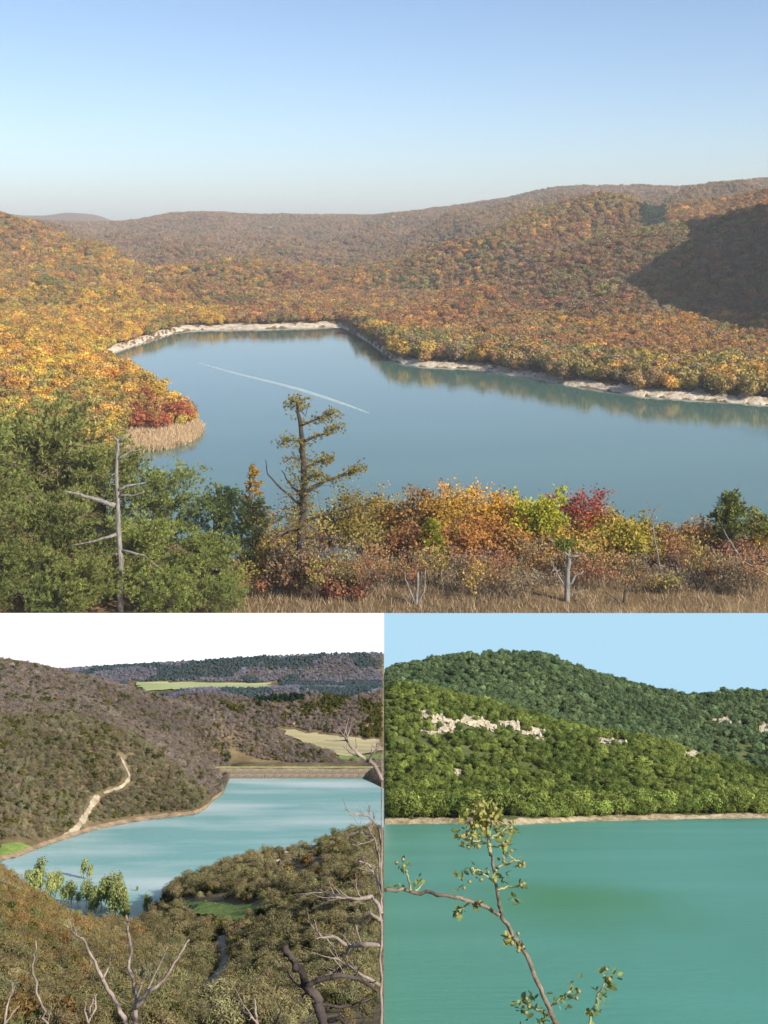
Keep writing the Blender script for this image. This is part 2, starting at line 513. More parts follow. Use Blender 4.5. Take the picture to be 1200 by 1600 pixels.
def mat_trs(p, rz, s):
    return Matrix.Translation(tuple(map(float, p))) @ Matrix.Rotation(float(rz), 4, 'Z') @ Matrix.Diagonal((float(s[0]), float(s[1]), float(s[2]), 1))

def polar_points(rng, u0, u1, d0, d1, spacing):
    """jittered points over a fan; spacing(d) in metres"""
    us, ds = [], []
    d = d0
    while d < d1:
        sp = spacing(d)
        n = max(int((u1 - u0) * d / sp), 1)
        us.append(u0 + (np.arange(n) + rng.uniform(-0.35, 0.35, n) + rng.uniform()) / n * (u1 - u0))
        ds.append(d + sp * rng.uniform(-0.4, 0.4, n))
        d += sp * 0.9
    return np.concatenate(us), np.concatenate(ds)

# ================================================================== UPPER VIEW: the big lake in autumn
P1 = Place(YH1, 150.0)
U1 = np.linspace(-0.46, 0.56, 330)
def C1(pts, sm=2): return P1.curve(pts, U1, sm)
far_shore = [(-320, 'z', 14, 1456), (120, 'z', 14, 1456), (150, 'z', 6, 1456), (162, 's', 556), (200, 's', 543), (240, 's', 530), (280, 's', 517),
             (320, 's', 515), (400, 's', 514), (480, 's', 512), (535, 's', 509), (556, 's', 522), (590, 's', 545), (618, 's', 567), (660, 's', 573),
             (740, 's', 576), (800, 's', 586), (900, 's', 604), (1000, 's', 619), (1100, 's', 626), (1200, 's', 633), (1300, 's', 640), (1700, 's', 660)]
S5d, S5z = C1(far_shore, 1)
land = np.interp(U1, [(-320 - 600) / FPX, (140 - 600) / FPX, (175 - 600) / FPX], [1, 1, 0])
c_near = C1([(-320, 1005, 303), (1700, 1005, 303)])
c_g1 = C1([(-320, 870, 345), (0, 880, 345), (300, 925, 345), (420, 925, 345), (600, 918, 345), (1200, 915, 345), (1700, 915, 345)], 6)
c_g2 = C1([(-320, 790, 400), (0, 800, 400), (200, 830, 400), (350, 878, 400), (450, 893, 400), (1200, 893, 400), (1700, 890, 400)], 6)
c_g3 = C1([(-320, 790, 470), (0, 800, 470), (300, 860, 470), (500, 898, 470), (1200, 905, 470), (1700, 905, 470)], 6)
c_s1 = C1([(-320, 'z', 9, 600), (120, 'z', 8, 600), (190, 'z', -3, 600), (1700, 'z', -3, 600)], 3)
c_l1 = C1([(-320, 'z', 9, 700), (120, 'z', 8, 700), (190, 'z', -6, 700), (1700, 'z', -6, 700)], 3)
c_s2 = C1([(-320, 'z', 10, 820), (140, 'z', 8, 830), (185, 's', 706), (230, 's', 704), (270, 's', 698), (300, 's', 688), (316, 's', 677), (324, 'z', -5, 925), (1700, 'z', -6, 925)], 1)
c_s3 = C1([(-320, 505, 1300), (0, 535, 1250), (100, 556, 1210), (160, 571, 1180), (200, 590, 1120), (250, 622, 1040), (290, 655, 965), (312, 'z', 1.5, 935), (326, 'z', -6, 940), (1700, 'z', -6, 940)], 1)
c_s4 = C1([(-320, 'z', 30, 1390), (60, 'z', 18, 1380), (150, 'z', 6, 1330), (175, 'z', -4, 1290), (250, 'z', -5, 1130), (320, 'z', -6, 1000), (1700, 'z', -6, 1000)], 1)
shore_tag = [c_s2, (S5d, S5z)]
c_l2 = (S5d * 0.985, np.where(land > 0.5, S5z, -4.0))
c_bank = (S5d + 9, np.where(S5z > 1, S5z, 2.2)); c_bank2 = (S5d + 30, np.where(S5z > 1, S5z, 4.5))
c_b = C1([(-320, 478, 1950), (0, 484, 1930), (100, 491, 1920), (200, 507, 1900), (262, 518, 1880), (300, 'z', 6, 1950), (540, 'z', 8, 1990), (600, 'z', 12, 1680), (620, 'z', 12, 1560),
          (800, 'z', 14, 1480), (1000, 'z', 16, 1340), (1200, 'z', 18, 1300), (1320, 'z', 30, 1300), (1700, 'z', 260, 1300)])
c_v = C1([(-320, 'z', 22, 2100), (100, 'z', 14, 2100), (200, 'z', 9, 2100), (262, 'z', 8, 2080), (300, 492, 2080), (400, 484, 2090), (520, 484, 2090), (600, 492, 1900), (700, 500, 1750), (800, 500, 1700), (1000, 505, 1580), (1200, 520, 1500), (1300, 'z', 60, 1500), (1400, 'z', 160, 1500), (1500, 'z', 270, 1480), (1700, 'z', 420, 1450)])
c_r1 = C1([(-320, 450, 2350), (150, 480, 2350), (250, 478, 2320), (300, 466, 2300), (400, 458, 2280), (480, 465, 2250), (540, 478, 2230), (600, 470, 2200), (700, 458, 2150), (800, 436, 2100),
           (900, 408, 2100), (1000, 388, 2120), (1100, 372, 2150), (1200, 352, 2150), (1270, 'z', 180, 2100), (1330, 'z', 230, 2000), (1480, 'z', 340, 1950), (1700, 'z', 450, 1900)], 4)
c_r1b = C1([(-320, 420, 2560), (150, 455, 2560), (250, 480, 2500), (400, 460, 2480), (520, 482, 2450), (600, 490, 2400), (700, 486, 2400), (800, 470, 2380), (900, 446, 2370), (1000, 428, 2370), (1200, 402, 2400), (1700, 350, 2400)], 4)
c_r2 = C1([(-320, 316, 2950), (-100, 330, 2950), (0, 342, 2950), (60, 356, 2950), (120, 380, 2930), (170, 408, 2900), (205, 440, 2860), (250, 450, 2760), (300, 441, 2700), (400, 427, 2700),
           (500, 428, 2700), (600, 413, 2700), (700, 394, 2750), (760, 377, 2800), (830, 350, 2850), (900, 340, 2900), (970, 329, 2950), (998, 334, 2980), (1015, 352, 3000), (1040, 350, 3000), (1070, 338, 3000), (1150, 328, 3000), (1200, 318, 3000), (1700, 290, 3000)], 2)
c_r2b = C1([(-320, 370, 3300), (100, 425, 3300), (200, 462, 3200), (300, 466, 3100), (500, 452, 3100), (700, 420, 3150), (830, 384, 3200), (1000, 370, 3250), (1200, 350, 3300), (1700, 340, 3300)], 3)
c_f1 = C1([(-320, 360, 4200), (100, 392, 4200), (200, 412, 4150), (250, 404, 4100), (330, 402, 4100), (450, 390, 4200), (600, 378, 4300), (700, 362, 4300), (800, 342, 4200), (900, 328, 4200), (1000, 322, 4200), (1200, 306, 4200), (1700, 300, 4200)], 4)
c_f1b = C1([(-320, 370, 4550), (200, 412, 4550), (300, 412, 4500), (450, 402, 4550), (600, 392, 4600), (800, 362, 4550), (1200, 326, 4500), (1700, 320, 4500)], 4)
c_f2 = C1([(-320, 340, 6200), (0, 348, 6200), (80, 355, 6200), (190, 354, 6200), (280, 343, 6200), (340, 340, 6200), (400, 346, 6200), (500, 345, 6200), (600, 341, 6100), (700, 332, 6000), (790, 321, 5900),
           (850, 305, 5800), (900, 299, 5700), (1000, 297, 5600), (1060, 301, 5600), (1100, 298, 5600), (1200, 285, 5600), (1700, 275, 5600)], 2)
c_f3 = C1([(-320, 'z', 90, 7600), (1700, 'z', 150, 7600)])
c_m = C1([(-320, 326, 11000), (-100, 330, 11000), (0, 334, 11000), (40, 338, 11000), (70, 337, 11000), (112, 331, 11000), (150, 336, 11000), (185, 350, 11000), (250, 352, 11000), (1700, 356, 11000)], 1)
c_me = C1([(-320, 'z', 50, 13000), (1700, 'z', 50, 13000)])
hl = np.where(U1 < -0.14, 1.0, 0.0)
off_r = np.interp(U1, [0.34, 0.42], [0, 1])  # unseen ridge past the right edge, raised and roughened to shade the slope
def spurs1(X, G):
    """spurs and gullies that run down the slopes behind the lake"""
    edge = np.clip((G - (np.interp(X / G, U1, S5d) + 160)) / 260, 0, 1) * np.clip((5100 - G) / 1100, 0, 1) * np.clip((X / G + 0.36) / 0.1, 0, 1)
    a = 1 - 2.2 * np.abs(vnoise((X * 0.92 - G * 0.38) / 170 + 2.3, (X * 0.38 + G * 0.92) / 620, 401))
    b = 1 - 2.2 * np.abs(vnoise((X * 0.75 + G * 0.66) / 330 + 7.7, (G * 0.75 - X * 0.66) / 900, 402))
    return edge * (11 + 0.0055 * G) * np.maximum(0.75 * a + 0.7 * b, -0.55)
P1.build(U1, [(*c_near, 0, 4), (*c_g1, 0.8, 5), (*c_g2, 0.8, 4), (*c_g3, 0.8, 5), (*c_s1, 0, 3), (*c_l1, 0, 3), (*c_s2, 0, 6), (*c_s3, 1.5 * hl, 5), (*c_s4, 0.5 * hl, 3), (*c_l2, 0, 2),
               (S5d, S5z, 0, 2), (*c_bank, 0.5, 2), (*c_bank2, 0.5, 4), (*c_b, 3, 6), (*c_v, 14 + 60 * off_r, 12), (*c_r1, 12 + 70 * off_r, 8), (*c_r1b, 30, 10), (*c_r2, 7, 10), (*c_r2b, 42, 14), (*c_f1, 58, 12), (*c_f1b, 70, 20), (*c_f2, 13, 6),
               (*c_f3, 20, 5), (*c_m, 10, 3), (*c_me, 0, 1)], 260.0, 3, 1.0, spurs1)
dry = P1.gd > np.interp(P1.gx / P1.gd, U1, S5d) + 40
P1.gz = np.where(dry, np.maximum(P1.gz, 5.0), P1.gz); P1.tab = np.array([np.interp(P1.ed, P1.gd[:, j], P1.gz[:, j]) for j in range(len(U1))])
M_GROUND1 = noise_mat('autumn_forest_floor', 0.05, [(0.3, (0.10, 0.065, 0.03)), (0.55, (0.17, 0.11, 0.05)), (0.75, (0.24, 0.17, 0.085))], bump=0.3)
terr = link('terrain', grid_mesh('terrain', P1.gx, P1.gd, P1.gz, [M_GROUND1]))
tag(terr, 'wooded hills and slopes round the autumn lake', kind='structure')

M_WATER1 = water_mat('lake_water_blue', (0.070, 0.140, 0.115), (0.085, 0.160, 0.135), 0.004, 0.035, 0.5, 0.012, 0.35, stretch=(1, 2.5, 1))
uu, dd = np.meshgrid(np.linspace(-0.46, 0.56, 40), np.linspace(0, 1, 30)); s5 = np.interp(uu, U1, S5d); dd = 560 + dd * (s5 + 4 - 560)
lake1 = link('lake', grid_mesh('lake', uu * dd, dd, uu * 0, [M_WATER1]))
tag(lake1, 'blue lake below the autumn hills', kind='structure')

# the wake of a boat: a low swell that runs across the lake
wk_px = [(306, 566), (330, 573), (370, 584), (420, 596), (470, 609), (510, 622), (545, 634), (580, 647)]
pts = []
for (x, y) in wk_px:
    u, sl = P1.ray(x, y); d = -150.0 / sl; pts.append((u * d, d))
pts = np.array(pts)
tt = np.linspace(0, 1, 90); ti = np.linspace(0, 1, len(pts))
wx = smooth(np.interp(tt, ti, pts[:, 0]), 3); wy = smooth(np.interp(tt, ti, pts[:, 1]), 3)
nx = -np.gradient(wy); ny = np.gradient(wx); nl = np.hypot(nx, ny); nx /= nl; ny /= nl
rows = np.linspace(-1, 1, 7)
wid = 4.0 * np.sin(np.pi * np.clip(tt * 0.96 + 0.03, 0, 1)) ** 0.7 + 0.2
X = wx[None] + rows[:, None] * nx[None] * wid[None]; Y = wy[None] + rows[:, None] * ny[None] * wid[None]
Z = 0.03 + 0.35 * (1 - rows[:, None] ** 2) * np.minimum(wid[None] / 4, 1)
M_WAKE = noise_mat('wake_foam', 0.25, [(0.3, (0.20, 0.30, 0.32)), (0.6, (0.42, 0.50, 0.52))], rough=0.5)
tag(link('boat_wake', grid_mesh('boat_wake', X, Y, Z, [M_WAKE])), 'pale boat wake curving across the blue lake', kind='structure')

# pale clay banks round the water
M_BANK = noise_mat('pale_clay_bank', 0.12, [(0.28, (0.16, 0.12, 0.08)), (0.45, (0.46, 0.38, 0.28)), (0.7, (0.68, 0.60, 0.48))], bump=0.7, bscale=0.5)
def bank_strip(name, u0, u1, n, w, hgt, label, seed, inner=2.0):
    us = np.linspace(u0, u1, n)
    sd = np.interp(us, U1, S5d) * (1 + 0.009 * fbm(us * 170, us * 0, 4, seed))
    wv = w * (1.0 + 1.1 * fbm(us * 110, us * 0 + 7, 4, seed + 9)); wv = np.maximum(wv, w * 0.25)
    t = np.linspace(-0.15, 1, 9)
    D = sd[None] + t[:, None] * wv[None]
    Zp = np.array([-1.2, 0.1, 0.5, 0.8, 1.2, 1.7, 2.3, 3.0, 3.4])[:, None] * hgt * (0.7 + 0.6 * fbm(us * 60, us * 0 + 3, 3, seed + 5))[None]
    Xg = us[None] * D
    Zg = np.maximum(Zp, P1.h(np.broadcast_to(us, D.shape), D) + 0.25) + 1.3 * hgt * np.maximum(fbm(Xg / 6, D / 6, 4, seed), -0.15) * (t[:, None] > 0)
    Zg[0] = -1.5
    tag(link(name, grid_mesh(name, Xg, D, Zg, [M_BANK])), label, kind='structure')
bank_strip('lake_bank', (162 - 600) / FPX, (545 - 600) / FPX, 260, 34, 0.8, 'pale clay bank along the far end of the autumn lake', 21)
bank_strip('lake_bank', (545 - 600) / FPX, (1330 - 600) / FPX, 420, 24, 1.0, 'pale rocky bank along the right side of the autumn lake', 31)

# ---- forest
def canopy1(u, d, z):
    return np.where((d > 800) & (z > 2.5) & (d < 9000), 8.0, 0.0)
P1.cover(canopy1)
CROWN_A = [crown_mesh('autumn_crown', 100 + i, 13 + i, 46, 0.058, 0.10, 0.5) for i in range(6)]
TRUNK_A = [trunk_mesh('trunk', 200 + i) for i in range(3)]
rng = np.random.default_rng(11)
us, ds = polar_points(rng, -0.38, 0.40, 830, 7200, lambda d: 7.2 + 0.0016 * d)
zs = P1.h(us, ds)
sd_at = np.interp(us, U1, S5d)
in_water = (zs < 1.5)
bank = (ds > sd_at - 5) & (ds < sd_at + np.where(us < -0.03, 26, 20) * (1 + 0.9 * fbm(us * 160, us * 0, 3, 61)) + 4 * rng.uniform(-1, 1, len(us))) & (us > (165 - 600) / FPX)
s2d = np.interp(us, U1, c_s2[0])
reedy = (ds < s2d + 55) & (us > (190 - 600) / FPX) & (ds < 1000)
hgt = (10.0 + 0.0016 * ds) * rng.uniform(0.65, 1.4, len(us))
px_, py_ = P1.pxv(us * ds, ds, zs)
keep = ~in_water & ~bank & ~reedy & (ds > 815) & P1.visible(us, ds, zs + hgt + 4)
us, ds, zs, hgt = us[keep], ds[keep], zs[keep], hgt[keep]
sd_at = sd_at[keep]; px_ = px_[keep]; py_ = py_[keep]
PAL = {'gold': (0.56, 0.32, 0.06), 'yellow': (0.60, 0.42, 0.07), 'orange': (0.42, 0.22, 0.08), 'rust': (0.28, 0.13, 0.07), 'olive': (0.28, 0.24, 0.075),
       'green': (0.15, 0.17, 0.06), 'brown': (0.30, 0.195, 0.10), 'grey': (0.25, 0.20, 0.13), 'red': (0.30, 0.075, 0.045)}
names = list(PAL); cols = np.array([PAL[k] for k in names])
def wts(**kw): return np.array([kw.get(k, 0) for k in names], float)
W_left = wts(gold=5, yellow=4, orange=2.2, olive=2.6, green=0.8, brown=1.0, rust=0.3)
W_shore = wts(gold=2.4, yellow=1.2, olive=3.0, green=1.6, brown=2, grey=2.2, orange=1)
W_hill = wts(orange=4.2, brown=2.8, rust=2.6, olive=1.8, gold=1.4, green=0.8, grey=0.8)
W_far = wts(brown=3, orange=1.6, olive=2.2, rust=1.2, grey=2.5, green=0.8, gold=0.5)
zone = np.where((us < -0.12) & (ds < 2050), 0, np.where((ds < sd_at + 130) & (us > -0.02), 1, np.where(ds < 3100, 2, 3)))
zone = np.where((px_ > 780) & (py_ > 362) & (py_ < 500) & (ds > sd_at + 130) & (ds < 2600), 5, zone)  # shaded slope: its shade is painted in with a darker tree palette
zone = np.where((us < -0.15) & (ds > 2050) & (ds < 3100), 4, zone)
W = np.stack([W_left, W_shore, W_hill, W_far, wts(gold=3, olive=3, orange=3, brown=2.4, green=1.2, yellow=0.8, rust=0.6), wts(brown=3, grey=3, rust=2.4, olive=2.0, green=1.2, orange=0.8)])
X_ = us * ds
patchn = fbm(X_ / 70, ds / 110, 3, 77)
ph2 = fbm(X_ / 160 + 40, ds / 220, 3, 78)
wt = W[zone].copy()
gi_ = names.index
wt[:, gi_('green')] *= np.exp(2.2 * patchn); wt[:, gi_('olive')] *= np.exp(1.6 * patchn)
wt[:, gi_('rust')] *= np.exp(2.2 * ph2); wt[:, gi_('orange')] *= np.exp(-1.2 * patchn + 1.0 * ph2); wt[:, gi_('gold')] *= np.exp(-1.6 * ph2)
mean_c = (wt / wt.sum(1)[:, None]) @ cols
# shade in the ravine of the right-hand ridge, painted as dark green trees
ravine_shade = (px_ > 998) & (px_ < 1042) & (py_ > 326) & (py_ < 384) & (ds < 3300) & (ds > 2400)
wt[ravine_shade] = wts(green=1)
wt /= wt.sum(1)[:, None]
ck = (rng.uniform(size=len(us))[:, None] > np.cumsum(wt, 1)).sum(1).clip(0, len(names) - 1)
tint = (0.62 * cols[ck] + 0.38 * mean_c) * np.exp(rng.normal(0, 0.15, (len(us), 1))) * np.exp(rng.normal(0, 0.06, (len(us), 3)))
tint[ravine_shade] = np.array((0.045, 0.07, 0.04)) * rng.uniform(0.8, 1.3, (ravine_shade.sum(), 1))
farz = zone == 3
tint[farz] = 0.55 * tint[farz] + 0.45 * np.array((0.30, 0.205, 0.135)) * np.exp(0.35 * ph2[farz])[:, None]  # lighter, greyer tint paints extra haze onto the far trees
# red shrubs on the tip of the headland
tip = (px_ > 205) & (px_ < 305) & (py_ > 628) & (ds < 1010) & (rng.uniform(size=len(us)) < 0.35)
ck[tip] = gi_('red'); tint[tip] = np.array((0.36, 0.12, 0.055)) * rng.uniform(0.7, 1.3, (tip.sum(), 1))
wide = rng.uniform(0.78, 1.08, len(us))
hgt = np.where(zone == 1, hgt * 1.35, hgt)
scl = np.stack([hgt * wide, hgt * wide, hgt], 1)
rz = rng.uniform(0, 6.28, len(us))
pick = rng.integers(0, 6, len(us))
P3 = np.stack([us * ds, ds, zs - 0.4], 1)
inframe = (px_ > 4) & (px_ < 1196) & (py_ < 700) & P1.visible(us, ds, zs + hgt * 0.75, 0.992)
order = np.argsort(-(hgt / ds) * inframe - inframe * 1.0)
WHERE = ['on the near left hillside', 'on the right bank of the blue lake', 'on the right-hand slope above the lake', 'on the far ridge', 'on the far left slope', 'on the right-hand slope tinted brown for shade']
CNAME = {'gold': 'golden', 'yellow': 'bright yellow', 'orange': 'orange', 'rust': 'rust brown', 'olive': 'olive green', 'green': 'dark green', 'brown': 'brown', 'grey': 'greyish brown', 'red': 'red'}
ind = order[:300]
def autumn_label(i):
    big = 'big ' if hgt[i] > 14.5 else 'small ' if hgt[i] < 9.5 else ''
    if tip[i]: w = 'on the tip of the headland'
    elif zone[i] == 0: w = 'on the left hillside, ' + ('low by the conifers' if py_[i] > 620 else 'beside the water' if px_[i] > 205 else 'halfway up' if py_[i] > 570 else 'high up') + (', frame edge' if px_[i] < 40 else '')
    elif zone[i] == 1: w = 'on the right bank, ' + ['near the lake bend', 'past the lake bend', 'middle stretch', 'right stretch', 'by the frame edge'][int(np.searchsorted([720, 830, 960, 1090], px_[i]))] + (', front row' if ds[i] < sd_at[i] + 42 else ', second row' if ds[i] < sd_at[i] + 60 else ', farther back')
    else: w = WHERE[zone[i]]
    return f"{big}{CNAME[names[ck[i]]]} autumn tree {w}"
src = {}
# golden-hill trees and bank trees both show large: take the largest of either
rest = np.ones(len(us), bool); rest[ind] = False
for i in ind:
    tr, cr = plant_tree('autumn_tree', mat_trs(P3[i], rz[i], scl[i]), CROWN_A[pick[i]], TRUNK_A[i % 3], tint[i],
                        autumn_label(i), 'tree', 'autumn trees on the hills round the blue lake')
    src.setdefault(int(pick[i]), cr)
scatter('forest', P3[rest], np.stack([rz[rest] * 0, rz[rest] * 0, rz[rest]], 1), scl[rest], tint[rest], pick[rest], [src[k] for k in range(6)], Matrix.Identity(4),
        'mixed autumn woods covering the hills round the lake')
print('forest 1:', rest.sum())

# reeds along the headland
def blades(name, C, hgt, wid, rng, lean=0.25, m=None):
    n = len(C)
    a = rng.uniform(0, 6.28, n); h_ = hgt * rng.uniform(0.6, 1.25, n)
    side = np.stack([np.cos(a), np.sin(a), a * 0], 1) * (wid * rng.uniform(0.6, 1.4, n))[:, None]
    ln = rng.normal(0, lean, (n, 2)) * h_[:, None]
    tipp = C + np.stack([ln[:, 0], ln[:, 1], h_], 1)
    V = np.stack([C - side, C + side, tipp], 1).reshape(-1, 3)
    return quads_mesh(name, V, 3, [m or M_LEAF], rng.uniform(0, 1, n))
rng = np.random.default_rng(5)
n = 14000
ru = rng.uniform((186 - 600) / FPX, (322 - 600) / FPX, n)
s2 = np.interp(ru, U1, c_s2[0]); s3 = np.interp(ru, U1, c_s3[0])
rd = s2 - 6 + np.abs(rng.normal(0, 1, n)) * 28 + 4 * fbm(ru * 400, ru * 0, 2, 3)
rzv = P1.h(ru, rd)
ok = (rzv > -0.9) & (rd < s3 + 25)
C = np.stack([ru * rd, rd, np.maximum(rzv, -0.1)], 1)[ok]
reed = link('reed_bed', blades('reed_bed', C, 4.2, 0.38, rng, 0.35))
reed['tint'] = [0.58, 0.43, 0.26]
tag(reed, 'pale dry reeds round the tip of the headland', kind='stuff')
# ---- foreground of the upper view
def ground1(x, d):
    u = (x - 600) / FPX
    return np.array((u * d, d, float(P1.h(u, d))))
def top_h(x, ytop, d):
    return 150.0 - d * (ytop - 350) / FPX - ground1(x, d)[2]

def needle_tufts(rng, C, D, size, per=12, spread=0.6, wid=0.10):
    """tufts of needles: slender blades that fan out from C along D"""
    n = len(C)
    c = np.repeat(C, per, 0); d = np.repeat(D, per, 0) + spread * rng.normal(size=(n * per, 3))
    d /= np.linalg.norm(d, axis=1)[:, None]
    L = size * rng.uniform(0.6, 1.3, n * per)[:, None]
    s = np.cross(d, rng.normal(size=d.shape)); s /= np.linalg.norm(s, axis=1)[:, None]; s *= L * wid
    mid = c + d * L * 0.5
    V = np.stack([c, mid + s, c + d * L, mid - s], 1).reshape(-1, 3)
    var = np.clip(np.repeat(rng.uniform(0, 1, n), per) * 0.6 + rng.uniform(0, 0.4, n * per), 0, 1)
    return V, var

def shaggy_conifer(name, x, ytop, d, hw, seed, tint, label, group):
    """spreading juniper-like evergreen: leaning limbs hung with fluffy sprays"""
    rng = np.random.default_rng(seed)
    b = ground1(x, d); H = max(top_h(x, ytop, d), 8.0); R = hw / FPX * d
    r = empty(name, Matrix.Translation(tuple(b)))
    tb = Tube(6); tb.add(wander(rng, (0, 0, -1), (0, 0, 1), H * 0.85, 6, 0.06), H * 0.022, H * 0.006)
    link('trunk', tb.mesh('trunk', [M_BARK]), r)
    nb = 52; tl = Tube(4); C = []; Dn = []
    for i in range(nb):
        f = 0.1 + 0.86 * (i + rng.uniform()) / nb
        prof = math.sin(math.pi * min(max(0.16 + 0.80 * f, 0), 1)) ** 0.6
        a = rng.uniform(0, 6.28)
        L = R * prof * rng.uniform(0.65, 1.12)
        if i % 4 == 0: a = rng.uniform(-2.6, -0.5)
        pts = wander(rng, (0, 0, H * f * 0.88), (math.cos(a), math.sin(a), 0.28 + 0.35 * f), L, 6, 0.12, 0.03)
        tl.add(pts, H * 0.007, H * 0.0015)
        for k in range(2, 7):
            m = 9 if k > 3 else 5
            c = pts[k] + rng.normal(0, 1, (m, 3)) * R * np.array((0.075, 0.075, 0.05))
            C.append(c); o = (pts[k] - pts[k - 1]); o = o / np.linalg.norm(o)
            Dn.append(np.tile(o * 0.9 + np.array((0, 0, 0.25)), (m, 1)) + rng.normal(0, 0.35, (m, 3)))
    link('limbs', tl.mesh('limbs', [M_BARK]), r)
    V, var = needle_tufts(rng, np.concatenate(C), np.concatenate(Dn), R * 0.068, 15, 0.6, 0.085)
    c = link('crown', quads_mesh('conifer_crown', V, 4, [M_NEEDLE], var), r); c['tint'] = tint
    tag(r, label, 'conifer', group)

GRN = 'shaggy evergreens at the left of the autumn view'
SH = [(60, 664, 408, 135, (0.234, 0.247, 0.078), 'tallest shaggy green conifer at the left edge of the autumn view'),
      (-45, 680, 372, 120, (0.197, 0.224, 0.066), 'green conifer cut by the left frame edge beside the tallest one'),
      (165, 702, 388, 92, (0.221, 0.241, 0.072), 'green conifer right behind the bleached dead trunk'),
      (252, 742, 378, 88, (0.209, 0.241, 0.072), 'green conifer right of the dead trunk, below the headland tip'),
      (338, 765, 368, 72, (0.184, 0.230, 0.072), 'green conifer below the open water, right of the dead trunk'),
      (395, 770, 362, 46, (0.172, 0.218, 0.066), 'rightmost green conifer, beside the old ragged tree'),
      (60, 790, 338, 100, (0.184, 0.207, 0.061), 'low green conifer with bare twigs in the lower left corner'),
      (215, 822, 334, 92, (0.234, 0.264, 0.072), 'low bright green conifer in front of the dead trunk'),
      (318, 838, 331, 78, (0.209, 0.241, 0.066), 'low green conifer beside the dry grass'),
      (10, 862, 322, 80, (0.160, 0.184, 0.056), 'lowest green conifer in the lower left corner'), (-20, 900, 316, 60, (0.164, 0.189, 0.057), 'lowest dull green conifer in the very corner'), (90, 905, 315, 60, (0.164, 0.197, 0.057), 'small dull green conifer along the bottom left edge'), (130, 880, 320, 80, (0.197, 0.218, 0.061), 'lowest green conifer left of the dead trunk foot'),
      (262, 895, 318, 70, (0.209, 0.241, 0.066), 'lowest green conifer right of the dead trunk foot'), (345, 905, 318, 48, (0.197, 0.230, 0.066), 'small green conifer where the dry grass begins')]
for i, a in enumerate(SH):
    shaggy_conifer('evergreen_conifer', a[0], a[1], a[2], a[3], 300 + i, list(a[4]), a[5], GRN)

def limb_px(tube, x, d, path, r0, r1, base, rng, dj=1.5):
    """a limb given as picture rows and columns at distance d, as points relative to base"""
    k = len(path); dd = d; P = []
    for i, (px, py) in enumerate(path):
        P.append(P1.pt(px, py, dd) - base); dd += rng.uniform(-dj, dj)
    # resample with a little wobble
    t = np.linspace(0, 1, k); tt = np.linspace(0, 1, max(3, 3 * k - 2))
    A = np.array(P); Q = np.stack([np.interp(tt, t, A[:, j]) for j in range(3)], 1)
    Q[1:-1] += rng.normal(0, 0.1, (len(Q) - 2, 3))
    tube.add(Q, r0, r1)
    return Q

# bleached dead trunk among the conifers
rng = np.random.default_rng(41)
base = ground1(187, 330)
r = empty('dead_tree', Matrix.Translation(tuple(base)))
t = Tube(8); limb_px(t, 187, 322, [(188, 990), (188, 880), (184, 800), (182, 740), (184, 686)], 0.85, 0.38, base, rng, 0.3)
link('trunk', t.mesh('trunk', [M_DEAD]), r)
for pth, rr in [([(180, 790), (150, 780), (125, 772), (98, 768)], 0.7), ([(182, 835), (150, 845), (105, 853)], 0.45), ([(185, 765), (205, 757), (228, 754)], 0.4), ([(186, 716), (203, 706), (222, 702)], 0.4),
                ([(184, 690), (178, 682), (174, 684)], 0.3), ([(188, 690), (194, 682), (197, 678)], 0.3), ([(186, 775), (208, 773), (226, 768)], 0.3), ([(190, 865), (170, 866), (134, 876)], 0.3), ([(192, 860), (225, 868), (262, 898)], 0.35)]:
    t = Tube(6); limb_px(t, 187, 322, pth, rr, rr * 0.3, base, rng, 0.8)
    link('branch', t.mesh('branch', [M_DEAD]), r)
tag(r, 'bleached dead tree trunk with broken limbs among green conifers', 'dead tree')

# old ragged conifer in front of the lake
rng = np.random.default_rng(42)
d0 = 348
base = ground1(470, d0)
r = empty('ragged_conifer', Matrix.Translation(tuple(base)))
t = Tube(8); limb_px(t, 470, d0, [(468, 925), (470, 860), (473, 800), (475, 740), (472, 690), (468, 655), (464, 628)], 1.5, 0.35, base, rng, 0.2)
link('trunk', t.mesh('trunk', [M_DARKWOOD]), r)
LIMBS = [([(470, 665), (495, 655), (522, 646)], 0.4, 1), ([(472, 690), (500, 680), (527, 668)], 0.4, 1), ([(474, 735), (495, 722), (515, 716)], 0.45, 1), ([(476, 770), (510, 750), (540, 742), (564, 732)], 0.6, 1),
         ([(470, 690), (452, 688), (442, 690)], 0.25, .6), ([(472, 775), (452, 755), (440, 735)], 0.45, 0), ([(470, 790), (440, 765), (418, 742), (415, 718)], 0.4, 0),
         ([(474, 815), (520, 800), (560, 790), (590, 785)], 0.5, 0.4), ([(474, 840), (520, 842), (560, 850)], 0.4, 0.2), ([(474, 868), (500, 872), (530, 868)], 0.35, 0.15),
         ([(472, 720), (455, 715), (445, 722)], 0.25, .2), ([(466, 640), (478, 650), (484, 630)], 0.2, 0), ([(474, 750), (490, 742), (500, 745)], 0.3, 0.8), ([(474, 825), (440, 835), (415, 850)], 0.35, 0.1)]
C = []; Dn = []
for pth, rr, leafy in LIMBS:
    t = Tube(5); Q = limb_px(t, 470, d0, pth, rr, rr * 0.25, base, rng, 1.5)
    link('limb', t.mesh('limb', [M_DARKWOOD]), r)
    for k in range(len(Q)):
        f = k / (len(Q) - 1)
        m = int(leafy * (5 + 30 * f ** 2))
        if m: C.append(Q[k] + rng.normal(0, 1, (m, 3)) * np.array((0.8, 0.8, 0.6)) * (0.6 + 0.8 * f)); Dn.append(np.tile((0, 0, 0.4), (m, 1)) + rng.normal(0, 0.6, (m, 3)))
